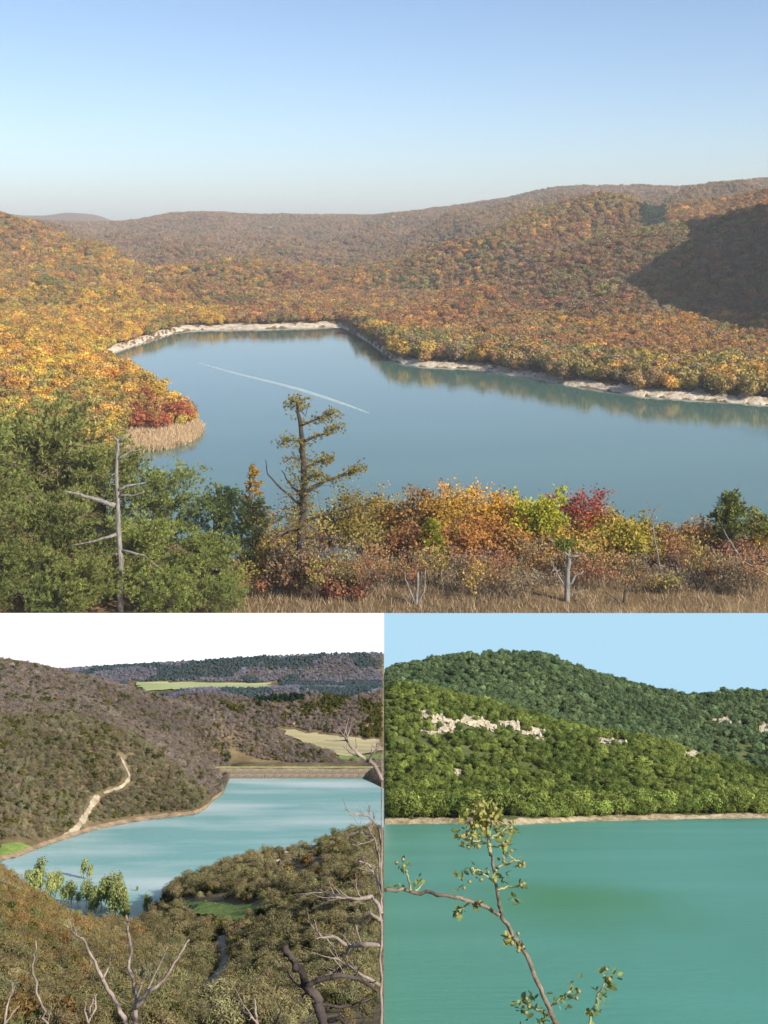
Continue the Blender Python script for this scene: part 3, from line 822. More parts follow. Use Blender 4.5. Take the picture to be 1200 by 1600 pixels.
for py, m in [(628, 70), (634, 50), (700, 20), (715, 25), (730, 40), (745, 40), (760, 50), (690, 25), (660, 10), (775, 40), (795, 45), (815, 40), (835, 40), (855, 40), (875, 30)]:
    q = P1.pt(470 if py > 640 else 464, py, d0) - base
    C.append(q + rng.normal(0, 1, (m, 3)) * np.array((1.9, 1.9, 1.2)) * (0.9 if py < 640 else 1.1)); Dn.append(rng.normal(0, 0.6, (m, 3)) + np.array((0, 0, 0.5)))
V, var = needle_tufts(rng, np.concatenate(C), np.concatenate(Dn), 0.72, 13, 0.7, 0.11)
c = link('foliage', quads_mesh('foliage', V, 4, [M_NEEDLE], var), r); c['tint'] = [0.24, 0.19, 0.035]
tag(r, 'old ragged conifer with yellowing tufts standing against the lake', 'conifer')

# (dead lower limbs of the ragged conifer hang in a tangle)
rng = np.random.default_rng(43)
tb = Tube(4); tips = []
for i in range(26):
    py = rng.uniform(755, 890); a = rng.uniform(0, 6.28)
    grow(rng, tb, P1.pt(471, py, d0) - base, (math.cos(a), math.sin(a), rng.uniform(-0.5, 0.35)), rng.uniform(5, 13), 0.22, 2, tips, 0.6, (2, 4), 0.2, -0.03, 0.55)
link('dead_limbs', tb.mesh('dead_limbs', [M_BARK]), r)
T = np.array([p for p, _ in tips]); T = T[rng.uniform(size=len(T)) < 0.6]
Cc = np.repeat(T, 3, 0) + rng.normal(0, 0.5, (3 * len(T), 3))
V, var = leaf_polys(rng, Cc, 0.38, None, 0.6)
c = link('dry_leaves', quads_mesh('dry_leaves', V, 4, [M_LEAF], var), r); c['tint'] = [0.24, 0.13, 0.07]

# leafy bushes: branching stems with leaves at the twig ends
def bush(name, x, ytop, hw, d, col, seed, label, cat, group, leafn=900, leaf=0.75, depth=2, stems=5, second=None, bark=None, low=0.15):
    rng = np.random.default_rng(seed)
    b = ground1(x, d); H = max(top_h(x, ytop, d), 4.0); R = hw / FPX * d
    r = empty(name, Matrix.Translation(tuple(b)))
    tb = Tube(4); tips = []
    for i in range(stems):
        a = 6.28 * i / stems + rng.uniform(-.5, .5)
        k = R / H
        grow(rng, tb, (math.cos(a) * R * 0.12, math.sin(a) * R * 0.12, -0.5), (math.cos(a) * k * 0.8, math.sin(a) * k * 0.8, 1.0), H * 0.55, H * 0.011, depth, tips, 0.45, (3, 5), 0.12, 0.05, 0.6)
    T = np.array([p for p, _ in tips])
    # fit the twig cloud to the wanted outline
    sx = R / max(np.percentile(np.abs(T[:, :2]), 97), 0.1); sz = H / max(T[:, 2].max(), 0.1)
    S = np.array((min(sx, 1.6), min(sx, 1.6), sz))
    tb.V = [v * S for v in tb.V]; T = T * S
    link('stems', tb.mesh('stems', [bark or M_BARK]), r)
    if leafn:
        # a lumpy cloud of leaf clusters hung on the twigs
        idx = rng.integers(0, len(T), leafn)
        C = T[idx] + rng.normal(0, 1, (leafn, 3)) * R * np.array((0.13, 0.13, 0.10))
        C = C[C[:, 2] > H * low * rng.uniform(0.2, 1.5, len(C))]
        V, var = leaf_polys(rng, C, leaf, np.tile((0.3, -0.6, 0.6), (len(C), 1)), 0.65, 1.0)
        if second is None:
            c = link('leaves', quads_mesh('leaves', V, 4, [M_LEAF], var), r); c['tint'] = list(col)
        else:
            hi = C[:, 2] > H * rng.normal(0.62, 0.12, len(C))
            for nm, msk, cc in (('leaves', hi, col), ('leaves', ~hi, second)):
                mk = np.repeat(msk, 4)
                c = link(nm, quads_mesh(nm, V[mk], 4, [M_LEAF], var[msk]), r); c['tint'] = list(cc)
    tag(r, label, cat, group)
    return r
G = {k: PAL[k] for k in PAL}
BG = 'autumn bushes between the dry grass and the lake'
BUSH = [  # x, top, half width, distance, colour, label, leaves, lower colour
    (455, 800, 60, 405, G['olive'], 'olive bush behind the old ragged conifer', 800, G['rust']),
    (545, 765, 48, 425, (0.20, 0.15, 0.04), 'olive brown bush right of the old ragged conifer', 800, None),
    (605, 757, 52, 440, (0.36, 0.23, 0.04), 'olive gold bush on the lake edge, left of centre', 900, None),
    (648, 764, 42, 432, (0.25, 0.14, 0.05), 'brownish bush with thin twigs on the lake edge', 600, None),
    (682, 752, 26, 450, (0.38, 0.20, 0.12), 'small pinkish bush sticking up at the lake edge', 220, None),
    (705, 768, 48, 430, (0.44, 0.26, 0.04), 'gold bush beside the brightest orange one', 900, G['olive']),
    (748, 752, 60, 440, (0.56, 0.30, 0.04), 'large bright orange yellow bush in the middle of the lake edge', 1300, None),
    (797, 767, 46, 428, (0.50, 0.27, 0.035), 'golden bush left of the yellow green tree', 900, None),
    (846, 768, 40, 412, (0.34, 0.33, 0.03), 'bright yellow green tree beside the red one', 1100, None),
    (908, 767, 46, 424, (0.30, 0.075, 0.045), 'red topped tree with yellow lower leaves', 1100, (0.46, 0.30, 0.04)),
    (965, 800, 46, 415, (0.36, 0.26, 0.04), 'yellow olive bush right of the red tree', 900, None),
    (1012, 806, 38, 425, (0.26, 0.22, 0.05), 'olive bush behind the thin bare tree', 600, None),
    (1062, 820, 46, 410, (0.36, 0.20, 0.07), 'orange brown bush right of the thin bare tree', 700, None),
    (1105, 812, 40, 420, (0.24, 0.14, 0.06), 'brown bush left of the young pine', 500, None),
    (1192, 800, 34, 405, (0.16, 0.17, 0.04), 'green bush at the right frame edge with gold leaves below', 700, (0.42, 0.24, 0.05)),
    (585, 812, 52, 398, (0.24, 0.19, 0.05), 'olive bush below the lake edge, near the ragged conifer', 600, G['grey']),
    (640, 822, 50, 392, (0.26, 0.12, 0.05), 'rust bush left of the small lime conifer', 600, None),
    (712, 818, 52, 392, (0.34, 0.16, 0.05), 'orange brown bush right of the small lime conifer', 700, None),
    (765, 812, 52, 395, (0.42, 0.21, 0.05), 'orange bush with dark thin stems in the second row', 750, G['rust']),
    (828, 835, 50, 388, (0.38, 0.21, 0.06), 'orange bush left of the tufted snag', 600, None),
    (915, 830, 48, 388, (0.38, 0.24, 0.06), 'dull gold bush right of the tufted snag', 600, None),
    (972, 822, 50, 385, (0.30, 0.25, 0.04), 'yellow green bush with dark trunk near the front', 900, None),
    (1050, 842, 48, 388, (0.33, 0.20, 0.07), 'tan orange bush near the right end of the grass', 600, None),
    (1112, 850, 48, 392, (0.17, 0.085, 0.06), 'purplish brown twiggy bush near the right edge', 420, None),
    (1165, 855, 44, 385, (0.21, 0.11, 0.07), 'dark red brown bush in the lower right corner', 500, None),
    (430, 868, 42, 372, (0.24, 0.11, 0.055), 'red brown bush at the foot of the ragged conifer', 450, None),
    (575, 778, 40, 460, (0.30, 0.19, 0.06), 'dull gold bush behind the front row, near the ragged conifer', 700, None),
    (628, 780, 40, 462, (0.30, 0.21, 0.06), 'muted gold bush in the back row, left of centre', 700, None),
    (672, 782, 40, 462, (0.34, 0.20, 0.06), 'muted orange bush in the back row, at centre', 700, None),
    (722, 780, 40, 465, (0.38, 0.22, 0.06), 'muted orange bush in the back row, right of centre', 700, None),
    (775, 782, 40, 462, (0.36, 0.22, 0.06), 'gold bush in the back row behind the orange ones', 700, None),
    (825, 792, 40, 455, (0.26, 0.20, 0.06), 'olive bush in the back row beside the yellow green tree', 700, None),
    (880, 796, 40, 455, (0.26, 0.14, 0.07), 'brown bush in the back row beside the red tree', 700, None),
    (940, 806, 40, 455, (0.24, 0.17, 0.07), 'brownish olive bush in the back row right of the red tree', 700, None),
    (990, 812, 40, 450, (0.22, 0.17, 0.07), 'olive brown bush in the back row left of the thin bare tree', 700, None),
    (1040, 818, 40, 450, (0.22, 0.14, 0.07), 'brown bush in the back row right of the thin bare tree', 700, None),
    (1085, 822, 40, 445, (0.20, 0.12, 0.07), 'purplish bush in the back row left of the young pine', 700, None),
    (1130, 822, 40, 445, (0.20, 0.15, 0.06), 'olive brown bush in the back row behind the young pine', 700, None),
    (1175, 818, 40, 440, (0.20, 0.16, 0.06), 'olive bush in the back row by the right frame edge', 700, None),
    (505, 790, 44, 430, (0.22, 0.16, 0.06), 'brownish olive bush behind the trunk of the ragged conifer', 700, None),
    (675, 850, 40, 380, (0.24, 0.14, 0.06), 'low rust bush below the small lime conifer', 500, None),
    (870, 862, 44, 376, (0.22, 0.12, 0.06), 'low brown bush behind the tufted snag', 500, None),
    (1000, 865, 44, 374, (0.20, 0.13, 0.06), 'low brown bush below the yellow green bush', 500, None),
    (1080, 880, 44, 368, (0.18, 0.09, 0.06), 'low purplish bush at the right end of the grass', 450, None),
    (480, 868, 40, 340, (0.20, 0.12, 0.065), 'low brown brush right at the foot of the ragged conifer', 420, None),
    (540, 925, 46, 338, (0.20, 0.09, 0.055), 'low red brown shrub in the dry grass', 420, None)]
for i, (x, yt, hw, d, c, lb, nlv, sec) in enumerate(BUSH):
    bush('autumn_bush', x, yt, hw, d, c, 500 + i, lb, 'bush', BG, int(nlv * 3.2), 0.5, 2, 7, sec)

# bare twiggy shrubs
TWG = 'bare twiggy shrubs in the dry grass'
for i, (x, yt, hw, d, lb) in enumerate([(500, 830, 40, 382, 'bare grey shrub right of the ragged conifer'), (548, 850, 42, 378, 'bare grey shrub left of the dry grass patch'),
                                        (1090, 870, 40, 372, 'bare brown shrub near the diagonal branch'), (1140, 880, 40, 365, 'bare brown shrub below the young pine'),
                                        (935, 880, 34, 372, 'bare shrub between two snags'), (800, 880, 34, 372, 'bare shrub left of the tufted snag'), (1190, 885, 30, 360, 'bare shrub at the right frame edge'),
                                        (590, 870, 36, 368, 'bare shrub left of the low rust bush'), (740, 868, 36, 366, 'bare shrub right of the low rust bush'), (520, 880, 36, 350, 'bare brown shrub right of the ragged conifer foot'), (445, 850, 36, 352, 'bare brown shrub left of the ragged conifer foot'),
                                        (850, 905, 30, 345, 'small bare shrub just left of the tufted snag'), (1060, 905, 34, 345, 'small bare shrub in the grass below the rust bush'), (1160, 900, 34, 342, 'small bare shrub under the diagonal branch'),
                                        (1010, 890, 30, 360, 'bare shrub under the thin bare tree'), (40, 900, 44, 326, 'tangle of bare grey twigs in the lower left corner')]):
    bush('bare_shrub', x, yt, hw, d, G['grey'], 560 + i, lb, 'shrub', TWG, 260, 0.36, 2, 9, None, M_DEAD if i in (15,) else M_BARK)

rng = np.random.default_rng(57)
LOWC = [(0.29, 0.18, 0.08), (0.27, 0.13, 0.065), (0.42, 0.27, 0.08), (0.22, 0.17, 0.10), (0.30, 0.25, 0.07)]
LOWN = ['brown', 'dark red', 'straw brown', 'greyish', 'olive']
for i in range(64):
    x = (385 + 40 * (i / 6) if i < 14 else 770 + 430 * (i - 14) / 31 if i < 46 else 500 + 290 * (i - 46) / 17) + rng.uniform(-12, 12); d = rng.uniform(332, 380); k = rng.integers(0, 5)
    near_ = min([(430, 'the ragged conifer'), (540, 'the low red shrub'), (650, 'the forked snag'), (760, 'the orange bushes'), (885, 'the tufted snag'), (972, 'the short dark snag'), (1035, 'the thin bare tree'), (1140, 'the young pine'), (1195, 'the right frame edge')], key=lambda q: abs(q[0] - x))
    bush('low_brush', x, rng.uniform(828, 900) if i < 46 else rng.uniform(842, 890), rng.uniform(20, 36), d, LOWC[k], 1200 + i, f"low {LOWN[k]} brush {'just left of' if x < near_[0] - 6 else 'just right of' if x > near_[0] + 6 else 'in front of'} {near_[1]}{', farther back' if d > 362 else ', close to the front'}", 'brush', 'low brush in the dry grass', 380, 0.34, 2, 8)

def small_conifer(name, x, ytop, ybase_d, hw, seed, tint, label, dens=60, bare=0.25):
    rng = np.random.default_rng(seed)
    d = ybase_d; b = ground1(x, d); H = top_h(x, ytop, d); R = hw / FPX * d
    r = empty(name, Matrix.Translation(tuple(b)))
    t = Tube(6); t.add(wander(rng, (0, 0, -0.5), (0, 0, 1), H * 0.97, 6, 0.03), H * 0.018, H * 0.004)
    link('trunk', t.mesh('trunk', [M_BARK]), r)
    C = []; Dn = []; tl = Tube(4)
    for i in range(dens):
        f = bare + (1 - bare) * (i + rng.uniform()) / dens
        a = rng.uniform(0, 6.28); L = R * (1.05 - 0.8 * (f - bare) / (1 - bare)) * rng.uniform(0.6, 1.1)
        pts = wander(rng, (0, 0, H * f * 0.95), (math.cos(a), math.sin(a), 0.35), L, 3, 0.1, 0.08)
        tl.add(pts, H * 0.005, H * 0.0015)
        for k in (1, 2, 3):
            C.append(pts[k] + rng.normal(0, R * 0.07, (5, 3))); Dn.append(np.tile(pts[k] - pts[k - 1], (5, 1)) / L + rng.normal(0, .3, (5, 3)) + np.array((0, 0, .2)))
    link('limbs', tl.mesh('limbs', [M_BARK]), r)
    V, var = needle_tufts(rng, np.concatenate(C), np.concatenate(Dn), R * 0.17, 8, 0.6, 0.15)
    c = link('foliage', quads_mesh('foliage', V, 4, [M_NEEDLE], var), r); c['tint'] = list(tint)
    tag(r, label, 'conifer')
small_conifer('young_conifer', 675, 812, 384, 27, 601, (0.27, 0.26, 0.03), 'small lime yellow conifer in front of the orange bushes')
small_conifer('young_conifer', 1142, 770, 396, 40, 602, (0.15, 0.17, 0.04), 'young pine with loose green tufts near the right frame edge', 34, 0.35)
small_conifer('young_conifer', 397, 722, 392, 26, 603, (0.40, 0.24, 0.035), 'small gold tufted conifer left of the old ragged one', 22, 0.4)

# snags and thin bare trees in the grass
def snag(name, x, d, paths, label, m, seed, tuft=None, cat='dead tree'):
    rng = np.random.default_rng(seed); base = ground1(x, d)
    r = empty(name, Matrix.Translation(tuple(base)))
    for k, (pth, r0, r1) in enumerate(paths):
        t = Tube(6); limb_px(t, x, d, pth, r0, r1, base, rng, 0.5)
        link('trunk' if k == 0 else 'branch', t.mesh('branch', [m]), r)
    if tuft:
        C = np.concatenate([P1.pt(px, py, d) - base + rng.normal(0, 1, (n_, 3)) * np.array((sx, sx, sz)) for px, py, n_, sx, sz in tuft])
        V, var = needle_tufts(rng, C, rng.normal(0, 0.6, (len(C), 3)) + np.array((0, 0, .5)), 1.0, 7, 0.7, 0.16)
        c = link('foliage', quads_mesh('foliage', V, 4, [M_NEEDLE], var), r); c['tint'] = [0.16, 0.19, 0.035]
    tag(r, label, cat)
snag('tufted_snag', 885, 332, [([(884, 1000), (884, 950), (887, 900), (890, 868), (886, 845)], 0.9, 0.4), ([(887, 925), (876, 905), (866, 888), (862, 872)], 0.3, 0.1), ([(888, 915), (900, 900), (912, 892)], 0.4, 0.15),
      ([(890, 870), (905, 868), (913, 864)], 0.35, 0.15), ([(888, 868), (870, 850), (856, 840)], 0.3, 0.1), ([(886, 930), (902, 926), (918, 922)], 0.2, 0.08)],
     'grey snag with one green tuft on top in the dry grass', M_DEAD, 61, [(888, 852, 60, 1.6, 1.0), (880, 848, 30, 1.4, 0.7)])
snag('forked_snag', 650, 330, [([(650, 1000), (651, 950), (652, 925), (653, 895)], 0.8, 0.25), ([(650, 945), (640, 925), (634, 905), (632, 893)], 0.35, 0.1), ([(653, 945), (662, 925), (665, 890)], 0.4, 0.1), ([(650, 955), (636, 940), (627, 928)], 0.25, 0.1)],
     'short grey forked snag in the middle of the dry grass', M_DEAD, 62)
snag('low_snag', 972, 329, [([(972, 1000), (973, 960), (977, 922)], 0.6, 0.3), ([(974, 945), (960, 935), (946, 925)], 0.3, 0.12), ([(976, 925), (984, 920), (992, 921)], 0.25, 0.1)], 'short dark snag near the front of the grass', M_DARKWOOD, 63)
snag('thin_bare_tree', 1032, 345, [([(1040, 960), (1036, 920), (1030, 880), (1022, 840), (1018, 810)], 0.35, 0.12), ([(1020, 815), (1012, 800), (1004, 792)], 0.15, 0.05), ([(1018, 810), (1024, 795), (1034, 800)], 0.15, 0.05), ([(1019, 805), (1014, 788), (1010, 783)], 0.13, 0.04),
      ([(1020, 800), (1030, 788), (1036, 804)], 0.12, 0.04), ([(1030, 930), (1012, 905), (1008, 850)], 0.2, 0.06), ([(1034, 945), (1026, 910), (1020, 900)], 0.18, 0.06)], 'thin bare tree with a flat twiggy top against the lake', M_DEAD, 64)
snag('diagonal_branch', 1165, 340, [([(1240, 1010), (1210, 905), (1190, 893), (1160, 876), (1142, 850), (1130, 826)], 0.45, 0.1), ([(1190, 893), (1180, 880), (1178, 868)], 0.15, 0.05)], 'long bleached branch leaning in from the right frame edge', M_DEAD, 65)
rng = np.random.default_rng(66)
for i, x in enumerate([1062, 1100, 1128, 1155, 1178, 905, 770, 715, 440, 555]):
    yb = 955; yt = rng.uniform(850, 885)
    snag('bare_sapling', x, 352, [([(x, 975), (x + rng.uniform(-4, 4), 915), (x + rng.uniform(-7, 7), yt)], 0.22, 0.07), ([(x, 920), (x + rng.uniform(-12, 12), 895), (x + rng.uniform(-16, 16), 880)], 0.12, 0.04)],
         f"slender bare sapling {['near the rust bush', 'left of the diagonal branch', 'under the young pine', 'behind the diagonal branch', 'in the lower right corner', 'right of the tufted snag', 'left of the tufted snag', 'right of the forked snag', 'at the foot of the ragged conifer', 'left of the low red shrub'][i]}", M_BARK if i % 2 else M_DEAD, 70 + i, None, 'sapling')

# dry grass
rng = np.random.default_rng(90)
n = 36000
gx = rng.uniform(360, 1240, n); gd = rng.uniform(312, 405, n)
gu = (gx - 600) / FPX
dens = fbm(gu * gd / 6, gd / 6, 3, 8)
ok = dens > rng.uniform(-0.9, 0.5, n)
gu, gd = gu[ok], gd[ok]
C = np.stack([gu * gd, gd, P1.h(gu, gd) - 0.1], 1)
gs = link('dry_grass', blades('dry_grass', C, 2.3, 0.08, rng, 0.4)); gs['tint'] = [0.36, 0.275, 0.17]
tag(gs, 'tall dry straw coloured grass in the foreground', kind='stuff')
# ================================================================== LOWER LEFT VIEW: the dammed valley in early spring
S2 = 0.62                # metres to one unit of the contour lines below
P2 = Place(1010.0, 18.0 * S2)
U2 = np.linspace(-0.42, 0.0, 240)
def C2(pts, sm=2): return P2.curve([p if p[1] == 's' else (p[0], 'z', p[2] * S2, p[3] * S2) if p[1] == 'z' else (p[0], p[1], p[2] * S2) for p in pts], U2, sm)
S8d, S8z = C2([(-200, 's', 1352), (0, 's', 1345), (25, 's', 1340), (60, 's', 1326), (100, 's', 1312), (150, 's', 1296), (230, 's', 1281), (305, 's', 1273), (322, 's', 1264), (332, 's', 1252), (348, 's', 1241), (353, 's', 1231), (358, 's', 1216),
               (450, 's', 1216), (560, 's', 1214), (575, 's', 1220), (600, 's', 1232)], 0)
k0 = C2([(-200, 'z', 15.2, 4), (600, 'z', 15.2, 4)])
k1 = C2([(-200, 1640, 24), (0, 1640, 24), (600, 1640, 24)])
k2 = C2([(-200, 1520, 42), (0, 1520, 42), (100, 1542, 42), (200, 1562, 42), (300, 1568, 42), (330, 1570, 42), (400, 1556, 42), (500, 1530, 42), (600, 1500, 42)], 6)
k3 = C2([(-200, 1385, 62), (0, 1408, 62), (60, 1442, 62), (130, 1485, 62), (200, 1508, 62), (280, 1512, 62), (340, 1505, 62), (400, 1482, 62), (500, 1432, 62), (600, 1385, 62)], 6)
k4 = C2([(-200, 1310, 80), (0, 1370, 80), (50, 1412, 80), (100, 1446, 80), (140, 1460, 80), (200, 1468, 80), (250, 1455, 80), (300, 1430, 80), (350, 1420, 80), (400, 1404, 80), (500, 1372, 80), (600, 1345, 80)], 4)
k5 = C2([(-200, 'z', 1, 98), (60, 'z', -1, 98), (120, 's', 1450), (180, 's', 1452), (225, 's', 1446), (240, 1434, 100), (252, 1410, 104), (270, 1394, 105), (330, 1362, 105), (430, 1336, 105), (520, 1314, 105), (600, 1296, 105)], 1)
k6 = C2([(-200, 'z', -1.2, 114), (230, 'z', -1.2, 108), (250, 'z', -0.8, 112), (300, 'z', -1.0, 117), (600, 'z', -1.2, 119)], 2)
k7 = (S8d * 0.985, np.full(len(U2), -0.5 * S2))
k9 = (S8d + 1.2 * S2, np.full(len(U2), 0.25 * S2))
left2 = np.interp(U2, [(330 - 600) / FPX, (362 - 600) / FPX], [1, 0])
k10 = C2([(-200, 1088, 168), (0, 1104, 168), (100, 1117, 168), (150, 1130, 168), (220, 1160, 170), (280, 1192, 178), (320, 1212, 190), (352, 1217, 205), (365, 'z', 1.5, 206), (600, 'z', 1.5, 206)], 2)
k11 = C2([(-200, 1076, 180), (0, 1092, 180), (150, 1117, 180), (290, 1187, 188), (350, 1206, 207.2), (365, 'z', 1.5, 207.4), (600, 'z', 1.5, 207.4)], 2)
k11b = C2([(-200, 1060, 192), (0, 1075, 192), (150, 1100, 192), (290, 1165, 196), (350, 1190, 210), (400, 1196, 212), (600, 'z', 0.2, 212)], 2)
k12 = C2([(-200, 1008, 216), (0, 1036, 216), (50, 1042, 216), (100, 1053, 216), (170, 1068, 217), (250, 1094, 218), (330, 1117, 219), (380, 1138, 220), (450, 1165, 221), (520, 1186, 222), (545, 1193, 223), (600, 1194, 223)], 2)
k13 = C2([(-200, 1050, 240), (0, 1064, 240), (250, 1108, 240), (400, 1150, 240), (460, 1166, 240), (520, 1172, 240), (600, 1174, 240)], 4)
k13b = C2([(-200, 1050, 250), (0, 1064, 250), (250, 1104, 250), (400, 1146, 250), (460, 1150, 250), (600, 1150, 250)], 4)
k14 = C2([(-200, 1080, 266), (250, 1096, 266), (290, 1080, 266), (330, 1077, 266), (400, 1080, 266), (450, 1075, 266), (500, 1077, 266), (540, 1081, 266), (600, 1075, 266)], 2)
k15 = C2([(-200, 1082, 272), (200, 1078, 272), (420, 1076, 272), (600, 1074, 272)], 3)
k16 = C2([(-200, 1070, 281), (200, 1068, 281), (420, 1068, 281), (600, 1066, 281)], 3)
k17 = C2([(-200, 1056, 296), (90, 1048, 296), (200, 1041, 296), (350, 1031, 296), (480, 1025, 296), (600, 1021, 296)], 2)
k18 = C2([(-200, 'z', 8, 301), (600, 'z', 8, 301)])
P2.build(U2, [(d_, z_, a_ * S2, n_) for d_, z_, a_, n_ in [(*k0, 0, 3), (*k1, 0.1, 5), (*k2, 0.35, 6), (*k3, 0.5, 6), (*k4, 0.3, 5), (*k5, 0.05, 4), (*k6, 0, 3), (*k7, 0, 2), (S8d, S8z, 0, 2), (*k9, 0.05, 10), (*k10, 0.5 * left2, 3), (*k11, 0.5 * left2, 3),
               (*k11b, 0.4 * left2, 5), (*k12, 0.3, 4), (*k13, 0.2, 3), (*k13b, 0.7, 5), (*k14, 0.4, 3), (*k15, 0.05, 3), (*k16, 0.1, 5), (*k17, 0.15, 2), (*k18, 0, 1)]], 22.0 * S2, 13)
M_GROUND2 = noise_mat('spring_scrub_ground', 0.55, [(0.3, (0.085, 0.062, 0.035)), (0.52, (0.15, 0.115, 0.06)), (0.72, (0.24, 0.19, 0.11))], bump=0.3)
tag(link('terrain', grid_mesh('terrain', P2.gx, P2.gd, P2.gz, [M_GROUND2], 4.0), None, P2.M), 'brown wooded slopes of the dammed valley', kind='structure')
M_WATER2 = water_mat('lake_water_turquoise', (0.20, 0.46, 0.45), (0.62, 0.74, 0.73), 0.06, 0.25, 0.25, 0.12, 2.0, stretch=(1, 2.2, 1), stops=(0.42, 0.72))  # pale patches put white sky reflections into the water colour
uu, dd = np.meshgrid(np.linspace(-0.42, 0.0, 40), np.linspace(88, 215, 40) * S2)
tag(link('lake', grid_mesh('lake', uu * dd, dd, uu * 0, [M_WATER2]), None, P2.M), 'turquoise lake behind the dam', kind='structure')

def drape(name, P, xy, m, label, lift=0.12, width=None, n=60, dmin=0):
    """a sheet laid on the ground: a path (width in metres along picture points) """
    lift *= S2; width *= S2; dmin *= S2
    pts = np.array([P.hit(x, y, dmin) for x, y in xy])
    t = np.linspace(0, 1, len(pts)); tt = np.linspace(0, 1, n)
    A = np.stack([np.interp(tt, t, pts[:, 0]), np.interp(tt, t, pts[:, 1])], 1)
    A = np.stack([smooth(A[:, 0], 2), smooth(A[:, 1], 2)], 1)
    T = np.gradient(A, axis=0); T /= np.linalg.norm(T, axis=1)[:, None] + 1e-9
    Nn = np.stack([-T[:, 1], T[:, 0]], 1)
    r = np.linspace(-0.5, 0.5, 5)
    w = width * (1 + 0.7 * fbm(tt * 22, tt * 0, 4, 5))
    X = A[:, 0][None] + r[:, None] * Nn[:, 0][None] * w[None]; Y = A[:, 1][None] + r[:, None] * Nn[:, 1][None] * w[None]
    X = np.minimum(X, -0.02) if P is P2 else np.maximum(X, 0.02)
    Z = P.h(X / Y, Y) + lift
    tag(link(name, grid_mesh(name, X, Y, Z, [m]), None, P.M), label, kind='structure')
    return A

def patch(name, P, xy, m, label, lift=0.1, n=18, dmin=0):
    """a field: the four-sided patch between picture corners a b c d, laid on the ground"""
    lift *= S2; dmin *= S2
    q = [P.hit(x, y, dmin)[:2] for x, y in xy]
    s, t = np.meshgrid(np.linspace(0, 1, n), np.linspace(0, 1, n))
    A = (1 - s)[..., None] * (1 - t)[..., None] * q[0] + s[..., None] * (1 - t)[..., None] * q[1] + s[..., None] * t[..., None] * q[2] + (1 - s)[..., None] * t[..., None] * q[3]
    edge = np.minimum(np.minimum(s, 1 - s), np.minimum(t, 1 - t)) < 0.01
    j = fbm(A[..., 0] * 1.45, A[..., 1] * 1.45, 3, 4)
    A = A + edge[..., None] * j[..., None] * np.linalg.norm(q[2] - q[0]) * 0.06
    X = np.minimum(A[..., 0], -0.02); Y = A[..., 1]
    Z = P.h(X / Y, Y) + lift
    tag(link(name, grid_mesh(name, X, Y, Z, [m]), None, P.M), label, kind='structure')
    return A.reshape(-1, 2)

M_TRACK = noise_mat('pale_chalk_track', 1.2, [(0.3, (0.24, 0.19, 0.12)), (0.7, (0.52, 0.45, 0.33))], bump=0.3)
M_MEADOW = noise_mat('green_meadow', 1.6, [(0.3, (0.11, 0.17, 0.04)), (0.5, (0.17, 0.25, 0.05)), (0.7, (0.25, 0.28, 0.10))], bump=0.4)
M_FIELD = noise_mat('pale_green_field', 0.25, [(0.35, (0.32, 0.38, 0.16)), (0.65, (0.50, 0.50, 0.26))], stretch=(0.5, 2, 1))
M_STUBBLE = noise_mat('tan_field', 0.5, [(0.35, (0.34, 0.30, 0.15)), (0.65, (0.48, 0.41, 0.24))], stretch=(0.4, 2, 1))
M_BANK2 = noise_mat('earth_bank', 0.8, [(0.3, (0.15, 0.10, 0.06)), (0.7, (0.36, 0.27, 0.17))], bump=0.4)
TR1 = drape('track', P2, [(96, 1312), (120, 1296), (134, 1278), (145, 1258), (155, 1246)], M_TRACK, 'pale dirt track climbing from the shore on the left hill', 0.08, 0.5, 60, 100)
TR2 = drape('track', P2, [(160, 1243), (190, 1232), (204, 1217), (196, 1200), (188, 1185)], M_TRACK, 'upper end of the pale dirt track on the left hill', 0.08, 0.3, 50, 100)
TR3 = drape('track', P2, [(321, 1566), (326, 1545), (345, 1520), (352, 1500), (344, 1480), (346, 1464)], M_TRACK, 'narrow winding footpath down the near valley', 0.08, 0.5, 60)
F1_ = patch('meadow', P2, [(278, 1413), (312, 1412), (340, 1416), (322, 1426)], M_MEADOW, 'bright green meadow strip by the lake inlet', 0.06)
F2_ = patch('meadow', P2, [(300, 1426), (375, 1446), (405, 1420), (318, 1410)], M_MEADOW, 'bright green meadow on the near slope', 0.12)
F3_ = patch('field', P2, [(228, 1083), (425, 1076), (422, 1069), (208, 1067)], M_FIELD, 'pale green field below the far blue ridge', 0.25, 18, 262)
F4_ = patch('field', P2, [(528, 1182), (597, 1174), (590, 1160), (440, 1140)], M_STUBBLE, 'tan field in the valley beyond the dam', 0.2, 18, 224)
F5_ = patch('meadow', P2, [(527, 1190), (597, 1190), (597, 1179), (532, 1181)], M_MEADOW, 'green meadow strip right behind the dam', 0.2, 12, 214)
F6_ = patch('meadow', P2, [(0, 1345), (45, 1340), (60, 1326), (0, 1322)], M_MEADOW, 'green flat at the left end of the turquoise lake', 0.05, 12, 100)

